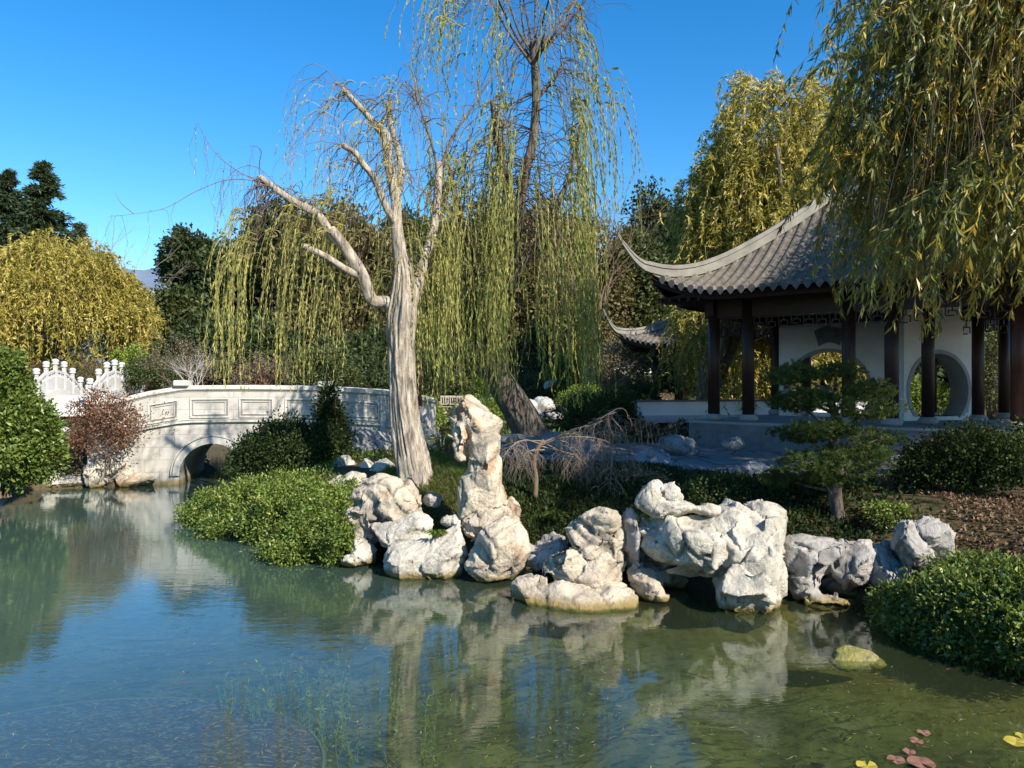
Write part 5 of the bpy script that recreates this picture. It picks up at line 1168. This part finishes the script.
shrub('shaded evergreen shrub between the bridge and the green bank', 292, 15.2, 422, 484, 100, 'dark', 210, 80, .24, .07, .034, lobes=[(0, 0, .9), (.45, .1, .7), (-.5, -.2, .6)], tone=.1)
# green bank in front of the bridge
def green_bank():
    root = empty('spreading_shrub', (-3.9, 12.4, .3), 'wide sunlit mound of small-leaved green shrub spilling to the water left of the rocks', 'shrub', 'garden shrubs'); lv = Leaves()
    for (px, D, y0, y1, wp_, n_) in ((215, 14.0, 492, 534, 66, 150), (250, 13.2, 488, 545, 84, 230), (290, 12.4, 486, 558, 90, 260), (322, 11.6, 496, 567, 66, 210), (342, 11.0, 512, 562, 44, 110), (345, 12.6, 482, 505, 34, 60), (275, 14.2, 474, 504, 80, 120), (228, 12.9, 512, 538, 50, 70), (300, 11.2, 535, 562, 60, 110)):
        c = P(px, (y0+y1)/2, D); clumped(lv, c, (wp_/2/F*D, .75, (y1-y0)/2/F*D), int(n_*.85), 70, .15, .050, .026, .6, -.06, low=-.95)
    lv.build('foliage', LM['cover'], root)
green_bank()
# right bank foreground
def right_bush():
    root = empty('spreading_shrub', (4.9, 7.7, .5), 'glossy green shrub hanging over the water in the right foreground', 'shrub', 'garden shrubs'); lv = Leaves()
    for (px, D, y0, y1, wp_, n_) in ((925, 7.7, 588, 642, 64, 130), (965, 7.4, 578, 656, 96, 240), (1008, 7.1, 570, 664, 100, 260), (1050, 7.0, 562, 665, 90, 160), (908, 7.9, 598, 634, 44, 60), (990, 7.9, 562, 612, 104, 170), (1020, 6.8, 610, 664, 60, 100)):
        c = P(px, (y0+y1)/2, D); clumped(lv, c, (wp_/2/F*D, .55, (y1-y0)/2/F*D), n_, 60, .13, .055, .026, .75, .0, low=-.95)
    lv.build('foliage', LM['bush'], root)
right_bush()
shrub('dark glossy shrub under the pavilion at the right edge', 968, 10.6, 430, 500, 104, 'dark', 220, 60, .2, .055, .028, lobes=[(0, .1, .85), (.5, 0, .7), (-.5, -.1, .6)], tone=.12)
shrub('dark low shrub at the foot of the pavilion by the right edge', 1020, 12.6, 428, 482, 60, 'dark', 90, 60, .2, .06, .03)
shrub('low green shrub with yellow tips under the pine', 800, 12.3, 478, 506, 60, 'lime', 90, 60, .14, .05, .022, tone=-.15)
shrub('small mossy shrub right of the pine trunk', 868, 11.6, 482, 510, 50, 'cover', 60, 60, .14, .05, .022, tone=-.1)
shrub('dark small-leaved mound on the rocks behind the cap stone', 710, 10.8, 480, 512, 60, 'dark', 70, 60, .16, .05, .024, tone=.1)
shrub('low dry brown shrub between the cap stone and the path', 640, 11.6, 474, 498, 54, 'rust', 60, 50, .14, .05, .022, tone=.1)
shrub('olive low shrub at the near edge of the path left of the pine', 728, 11.9, 484, 506, 60, 'cover', 60, 50, .14, .05, .022, tone=-.15)
shrub('small dry shrub right of the weeping tree trunk', 585, 12.6, 468, 490, 40, 'rust', 40, 50, .14, .05, .022)
shrub('low brownish shrub left of the dark glossy shrub', 905, 11.2, 470, 496, 44, 'rust', 50, 50, .14, .05, .022, tone=.0)
shrub('olive shrub tuft among the leaf litter behind the knobbed boulder', 890, 9.8, 505, 522, 34, 'cover', 36, 50, .1, .045, .02, tone=-.1)
# far middle
S = shrub
S('round green azalea mound behind the standing stone', 478, 24, 398, 424, 50, 'lime', 80, 60, .25, .08, .04, tone=-.1)
S('bright green azalea mound just right of the willow trunk', 427, 22, 402, 428, 24, 'lime', 60, 60, .22, .08, .04, tone=.1)
S('clipped green dome behind the benches', 482, 42, 380, 402, 48, 'lime', 70, 60, .4, .14, .08, tone=-.1)
S('light green shrub behind and left of the benches', 450, 40, 375, 402, 34, 'oak2', 60, 60, .4, .14, .08, tone=.1)
S('dark tall shrub left of the benches', 432, 38, 362, 412, 22, 'dark', 60, 60, .35, .12, .06)
S('olive shrub right of the leaning trunk', 530, 34, 378, 406, 46, 'oak2', 80, 60, .35, .12, .06, tone=.1)
S('feathery yellow-green shrub at the far bank', 574, 32, 352, 398, 60, 'lime', 130, 60, .35, .12, .05, tone=-.1, shell=.5)
S('lime green mound below the feathery shrub', 584, 25, 390, 412, 42, 'lime', 90, 60, .22, .08, .04, tone=0)
S('pinkish-brown airy shrub in front of the small far pavilion', 620, 28, 345, 402, 64, 'rust', 170, 50, .3, .09, .045, shell=.4)
S('dark spreading shrub before the lotus stems', 598, 22.5, 394, 430, 76, 'dark', 140, 60, .26, .08, .04, tone=.15)
S('dark low shrub under the left end of the white wall', 640, 24.5, 385, 420, 40, 'dark', 80, 60, .26, .08, .04)
S('brown and green bush behind the second moon gate', 925, 24, 385, 425, 66, 'lime', 110, 60, .3, .09, .045, tone=-.05)
S('green shrub behind the first moon gate', 828, 26, 392, 425, 60, 'oak2', 80, 60, .3, .09, .045)
S('sunlit grey-green shrub seen between the right columns', 1000, 23, 330, 425, 60, 'oak2', 160, 60, .3, .08, .04, tone=.25)
S('dark hedge under the feathery trees right of the benches', 560, 44, 355, 402, 120, 'oak', 180, 60, .5, .16, .1)
S('dark hedge behind the benches', 455, 48, 350, 402, 130, 'oak', 180, 60, .5, .16, .1)
S('dark hedge beyond the bridge at its right end', 370, 30, 362, 400, 80, 'oak', 120, 60, .35, .12, .07)
# slim stake and posts
def post(px, D, y0, y1, r, label, mat):
    a = P(px, y1, D); b = P(px, y0, D); m = MB(); m.lathe(a, [(r, 0), (r*.9, b[2]-a[2])], 8); tag(m.build('tree_stake', mat, None, 0, True), label, 'stake')
post(420, 20, 342, 406, .05, 'slim reddish stake right of the willow trunk', pbr('stake_red', (.20, .09, .06), .7))
post(508, 22, 372, 430, .035, 'thin dark stake behind the standing stone', pbr('stake_dark', (.03, .03, .03), .7))

# pine with cloud-pruned pads
def pine():
    D = 10.2; p = lambda x, y, d=0.: P(x, y, D+d); root = empty('pine_tree', p(836, 530), 'small cloud-pruned dark pine in front of the pavilion', 'tree', 'small ornamental trees')
    tr = limb('trunk', [p(838, 548), p(839, 520), p(835, 495), p(838, 470), p(832, 450), p(838, 428), p(832, 405), p(828, 385)], (.11, .095, .085, .08, .07, .06, .05, .03), BARKD, root, 50, 16, .15, seed=12)
    lv = Leaves(); tw = Twigs(5)
    pads = [(802, 374, 30, 9, 0), (843, 372, 26, 8, .2), (786, 382, 20, 7, -.2), (858, 392, 30, 10, .1), (818, 396, 34, 10, -.3), (800, 412, 30, 9, .2), (858, 416, 36, 10, -.1), (828, 432, 34, 10, -.4), (872, 436, 24, 8, .3), (800, 440, 30, 9, .1),
        (850, 452, 38, 10, -.2), (812, 462, 34, 10, -.4), (880, 460, 20, 7, 0), (790, 474, 20, 8, .2), (845, 474, 34, 9, .3), (826, 488, 26, 8, -.3)]
    for x, y, rx, ry, d in pads:
        c = p(x, y, d); n = int(rx*ry*.75)+40; c = c+rng.normal(size=3)*np.array([.06, .1, .05]); k = ell(n, .3); k = k*(1+.5*vnoise(k*2.2+x*.1, 8)[:, None]); q = c+k*np.array([rx, rx*.8, ry*1.15])*D/F
        tip = rng.normal(size=(n, 3))*.5+np.array([0, 0, 1.]); tip = unit(tip); m = 22
        d3 = unit(tip[:, None]+rng.normal(size=(n, m, 3))*.65); lv.add(np.repeat(q, m, 0), d3.reshape(-1, 3), .065*(.7+.5*rng.random(n*m)), .0065, np.clip(np.repeat(rng.random(n)*.5, m)+.5*rng.random(n*m), 0, 1))
        s_ = p(835, min(y+18, 500)); tw.paths(np.stack([s_, (s_+c)/2+[0, 0, -.02], c], 0)[None], .028, .01)
        for kk in range(6): e = c+ell(1)[0]*np.array([rx, rx*.6, ry*.4])*D/F; tw.paths(np.stack([c, e], 0)[None], .010, .004)
    lv.build('needles', LM['pine'], root); tw.build('branches', BARKD, tr)
pine()
# bare weeping shrub
def weeper():
    D = 11.5; p = lambda x, y, d=0.: P(x, y, D+d); root = empty('bare_weeping_tree', p(535, 495), 'small leafless weeping tree with grey drooping twigs, behind the rocks', 'tree', 'small ornamental trees')
    tr = limb('trunk', [p(535, 497), p(536, 478), p(534, 462), p(538, 448), p(544, 440)], (.04, .036, .034, .034, .026), TWIG, root, 24, 10, .1)
    tw = Twigs(4)
    arcs = [[(540, 446), (560, 438), (585, 437), (606, 441), (622, 452)], [(540, 446), (556, 450), (574, 455), (590, 466)], [(544, 442), (575, 430), (600, 418), (618, 408)], [(540, 444), (525, 440), (512, 446), (504, 456)], [(585, 437), (605, 432), (625, 442), (634, 462)], [(540, 448), (528, 452), (520, 462)], [(606, 441), (612, 450), (611, 470), (610, 488)], [(560, 440), (572, 446), (582, 458), (576, 470)], [(600, 438), (598, 452), (586, 466)]]
    for a in arcs:
        for rep in range(2):
            dd = rng.normal()*.5; q = catmull([p(x+rng.normal()*3*rep, y+rng.normal()*3*rep, dd*i/len(a)) for i, (x, y) in enumerate(a)], 12); tw.paths(q[None], .012, .004)
            for i in range(3, 12):
                for _ in range(2): branching(tw, q[i], [unit(np.array([rng.normal()*.8, rng.normal()*.7, .1]))], .17, .0045, 3, 2, .55, .8, -.30, 4, .2)
    tw.build('branches', DEAD, root)
weeper()

# ------------------------------------------------------------------ low planting and litter
def onland(n, x0, x1, y0, y1, lo=.15, avoid=True):
    x = rng.uniform(x0, x1, n); y = rng.uniform(y0, y1, n); k = sdist(x, y) > lo
    if avoid: k &= sdist(x, y, PATH) > .05
    return x[k], y[k]
def carpet(name, label, n, box, mat, L, W, h=.05, dens=None, tone=0., up=.8, lo=.15, per=1, gname=None, thr=None):
    x, y = onland(n, *box, lo)
    if thr is not None: k = vnoise(np.c_[x*.8, y*.8, 0*x], 11) > thr; x, y = x[k], y[k]
    if dens is not None: k = dens(x, y); x, y = x[k], y[k]
    z = H(x, y)+rng.random(len(x))*h; q = np.c_[x, y, z]; lv = Leaves(); c_ = .3*(vnoise(q*1.6, 4)+1)/2
    lv.add(q, rng.normal(size=q.shape)*.8+np.array([0, 0, up]), L*(.6+.8*rng.random(len(x))), W*(.7+.6*rng.random(len(x))), np.clip(c_+.6*rng.random(len(x))+tone, 0, 1)); tag(lv.build(name, LM[mat]), label, None, None, 'stuff')
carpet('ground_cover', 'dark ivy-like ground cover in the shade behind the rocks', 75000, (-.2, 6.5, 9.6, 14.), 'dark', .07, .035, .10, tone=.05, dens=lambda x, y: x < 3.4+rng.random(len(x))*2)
carpet('grass', 'patchy sunlit grass between the willow trunk and the standing stone', 60000, (-2.2, 1.3, 10.9, 16.), 'grass', .11, .008, .01, up=1.3, tone=-.05)
carpet('grass', 'thin grass at the foot of the rounded boulder', 12000, (.2, 2.4, 9.9, 11.2), 'grass', .09, .008, .01, up=1.3, tone=.2)
carpet('leaf_litter', 'brown fallen leaves under the pine and the dark shrub', 26000, (3.2, 9.5, 8.3, 14.), 'litter', .055, .032, .03, up=.2, thr=-.3)
carpet('leaf_litter', 'scattered fallen leaves around the path', 9000, (-2, 6, 11, 22), 'litter', .05, .03, .02, up=.2)
carpet('ground_cover', 'green ground cover across the far bank', 60000, (-6, 9, 20, 34), 'oak2', .13, .06, .2, tone=.1, thr=-.2)
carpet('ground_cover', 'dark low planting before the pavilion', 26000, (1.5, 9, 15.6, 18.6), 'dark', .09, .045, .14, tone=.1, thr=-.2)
carpet('ground_cover', 'low planting on the left bank behind the red-leaved shrub', 26000, (-24, -6, 18.5, 30), 'oak2', .13, .06, .2, tone=.05, lo=.3)
carpet('ground_cover', 'green ground cover around the bridge foot and the bank shrub', 24000, (-7.5, -1.5, 12, 19), 'cover', .07, .035, .10, tone=-.05, lo=.2, thr=-.35)
carpet('leaf_litter', 'dry leaves and soil debris on the far banks', 16000, (-24, 14, 20, 50), 'litter', .12, .07, .03, up=.2)
def lotus():
    x0, x1 = 590, 705; proto = None; g = 'dried lotus stems before the white wall'
    for i in range(95):
        px = rng.uniform(x0, x1); D = rng.uniform(18.6, 21.4); c = P(px, 384, D); z = h1(c[0], c[1]); hh = rng.uniform(.25, .62)
        tw = Twigs(4); lean = rng.normal(size=2)*.08; t = np.array([c[0]+lean[0], c[1]+lean[1], z+hh]); e = t+np.array([rng.normal()*.08, rng.normal()*.05, -.07]); tw.paths(np.array([[c[0], c[1], z-.05], (np.array([c[0], c[1], z])+t)/2, t, e])[None], .012, .007)
        root = tw.build('lotus_stem', BROWNSTEM); tag(root, 'dried brown lotus stalk with a drooping head among others before the low white wall', 'lotus stem', g)
        lv = Leaves(); k = 7; lv.add(np.tile(e, (k, 1))+rng.normal(size=(k, 3))*.03, rng.normal(size=(k, 3))+np.array([0, 0, -.6]), .12, .09, rng.random(k)*.9); lv.build('seed_head', LM['litter'], root)
BROWNSTEM = pbr('dry_stem', (.42, .27, .18), .85)
lotus()
def strappy(label, px, py, D, n, Lh, mat='grass', name='grass_clump', w_=.02):
    c = P(px, py, D); root = empty(name, c, label, 'plant', 'small plants'); lv = Leaves()
    a = rng.random(n)*6.28; tl = rng.uniform(.5, 1, n)*Lh; hz = rng.uniform(.2, 1., n)
    p0 = c+np.c_[np.cos(a)*.04, np.sin(a)*.04, 0*a]; d0 = np.c_[np.cos(a)*hz*.6, np.sin(a)*hz*.6, np.ones(n)]; p1 = p0+unit(d0)*tl[:, None]*.55; d1 = np.c_[np.cos(a)*hz, np.sin(a)*hz, .15-hz*.7]; r = rng.random(n)
    lv.add(p0, d0, tl*.62, w_, r, mid=.8); lv.add(p1, d1, tl*.55, w_, r, mid=.2); lv.build('leaves', LM[mat], root)
strappy('strappy grass clump behind the standing stone, with arching pale leaves', 442, 452, 14.5, 90, .62)
strappy('tiny yellow-green plant growing on the boulder left of the standing stone', 437, 537, 10.05, 60, .2, 'lime', 'rock_plant', .022)
strappy('grass tuft behind the rounded boulder', 556, 522, 11, 60, .3, 'grass')
strappy('dark grass tuft at the path by the cap stone', 600, 500, 11.4, 60, .3, 'grass')

# ------------------------------------------------------------------ on and in the water
PAD = pbr('lily_pad_red', (.22, .11, .075), .5, .4, None, .3, 14.); PADY = pbr('lily_pad_yellow', (.40, .32, .05), .5, .4, None, .2, 12.)
def pad(px, py, rpx, mat, label, group='lily pads floating at the lower right', squash=1., rot=0.):
    c = G(px, py, .012); r = rpx/F*c[1]; m = MB(); n = 22; V = [(c[0], c[1], .012)]
    for i in range(n+1):
        a = rot+.22+(2*math.pi-.44)*i/n; rr = r*(1+.03*math.sin(3*a+px)+.015*rng.normal()); V.append((c[0]+math.cos(a)*rr, c[1]+math.sin(a)*rr*squash, .012+.010*abs(math.sin(2*a+px))))
    V2 = [(x, y, z-.004) for x, y, z in V]; k = n+2
    m.add(V+V2, [(0, i, i+1) for i in range(1, n+1)]+[(k, k+i+1, k+i) for i in range(1, n+1)]+[(i, k+i, k+i+1, i+1) for i in range(1, n+1)]); o = m.build('lily_pad', mat); tag(o, label, 'lily pad', group)
for a in ((924, 733, 6, PAD, 'small reddish lily pad, farthest of the row at the lower right'), (916, 741, 6.5, PAD, 'reddish round lily pad just below the farthest one'), (909, 752, 6, PAD, 'small dark red lily pad in the middle of the row'), (896, 760, 8.5, PAD, 'reddish lily pad left of the biggest one'), (921, 763, 13, PAD, 'biggest reddish lily pad, torn into two lobes'),
    (867, 766, 10, PADY, 'bright yellow lily leaf at the bottom of the photo'), (1016, 742, 11, PADY, 'yellow-green lily leaf at the right edge'), (1022, 736, 6, PADY, 'small yellow lily leaf tucked behind the one at the right edge')): pad(*a, rot=rng.random()*6)
def floating():
    n = 1300; x = rng.uniform(-4.6, 4.2, n); y = rng.uniform(4.6, 8.5, n); k = (sdist(x, y) < -.1) & (rng.random(n) < np.interp(y, [4.6, 8.5], [1, .15]))*(vnoise(np.c_[x*1.1, y*1.4, 0*x], 21) > -.2); k = k.astype(bool); x, y = x[k], y[k]; n = len(x); lv = Leaves(); a = rng.random(n)*6.28
    lv.add(np.c_[x, y, np.full(n, .005)], np.c_[np.cos(a), np.sin(a), 0*a], rng.uniform(.015, .075, n), .006, rng.uniform(.4, 1, n), nrm=np.tile([0, 0, 1.], (n, 1)), fold=0.); tag(lv.build('floating_leaves', LM['litter']), 'narrow fallen willow leaves afloat on the pond', None, None, 'stuff')
    n = 12000; x = rng.uniform(-6, 4.5, n); y = rng.uniform(3.5, 10, n); k = (sdist(x, y) < -.3) & (vnoise(np.c_[x*1.3, y*1.3, 0*x], 3) > -.25); x, y = x[k], y[k]; n = len(x); lv = Leaves(); a = rng.random(n)*6.28
    lv.add(np.c_[x, y, H(x, y)+.02], np.c_[np.cos(a), np.sin(a), .1*rng.normal(size=n)], rng.uniform(.03, .10, n), .008, rng.random(n)); tag(lv.build('sunken_leaves', LM['litter']), 'sunken leaves and twigs lying on the pond bed', None, None, 'stuff')
floating()
def weeds():
    spots = [(225, 735), (238, 745), (265, 720), (280, 712), (290, 722), (300, 716), (312, 725), (330, 712), (342, 722), (345, 740), (262, 750), (318, 752), (395, 745), (430, 755)]
    for i, (px, py) in enumerate(spots):
        c = G(px, py, -.5); n = 5; root = None; tw = Twigs(3); base = np.array([c[0], c[1], h1(c[0], c[1])]); S_ = []
        for k in range(n):
            b = base+np.array([rng.normal()*.08, rng.normal()*.08, 0]); hh = -b[2]-.02; t = np.linspace(0, 1, 10)[:, None]; q = b+np.array([rng.normal()*.04, rng.normal()*.04, hh])*t+np.c_[np.sin(t*7+k)*.02, np.cos(t*6)*.02, 0*t]; S_.append(q)
        S_ = np.array(S_); tw.paths(S_, .004, .002); o = tw.build('water_weed', LM2); tag(o, 'green feathery water weed rising from the pond bed near the lower left', 'water weed', 'water weeds in the foreground pond')
        lv = Leaves(); leaf_strands(lv, S_, 40, .05, .014, .1, 0., 1.2, -.5); lv.build('leaves', LM['lime'], o)
LM2 = pbr('weed_stem', (.12, .16, .04), .7)
weeds()
def sunken_ring():
    c = G(125, 735, -.30); R0 = 1.75; m = MB(); n = 64; V = []; Fl = []; pr = [(1., -.12), (1., -.02), (.988, -.015), (.985, -.03)]
    for k in range(n):
        a = 2*math.pi*k/n
        for r_, z_ in pr: V.append((c[0]+math.cos(a)*R0*r_, c[1]-.75+math.sin(a)*R0*r_*.8, c[2]+z_+.06))
    for k in range(n):
        j = (k+1) % n
        for t in range(3): Fl.append((4*k+t, 4*j+t, 4*j+t+1, 4*k+t+1))
    m.add(V, Fl); root = m.build('sunken_planter', pbr('silted_rim', (.13, .15, .13), .9)); tag(root, 'round sunken planter ring under the water at the lower left', 'planter')
    m = MB(); m.prism([(c[0]+math.cos(2*math.pi*k/48)*R0*.984, c[1]-.75+math.sin(2*math.pi*k/48)*R0*.984*.8) for k in range(48)], c[2]-.1, c[2]+.04)
    mt, t, o = newmat('planter_silt'); k = NT(t); b = k.n('BsdfPrincipled'); b.inputs['Roughness'].default_value = .95
    k.l(k.ramp(k.noise(9, 7, .7, vec=k.pos((1, 1.6, 1)), dist=2.), [(.40, (.022, .016, .045)), (.52, (.07, .055, .12)), (.62, (.26, .26, .25))]), b.inputs['Base Color']); k.l(b.outputs[0], o.inputs[0]); m.build('silt', mt, root)
sunken_ring()
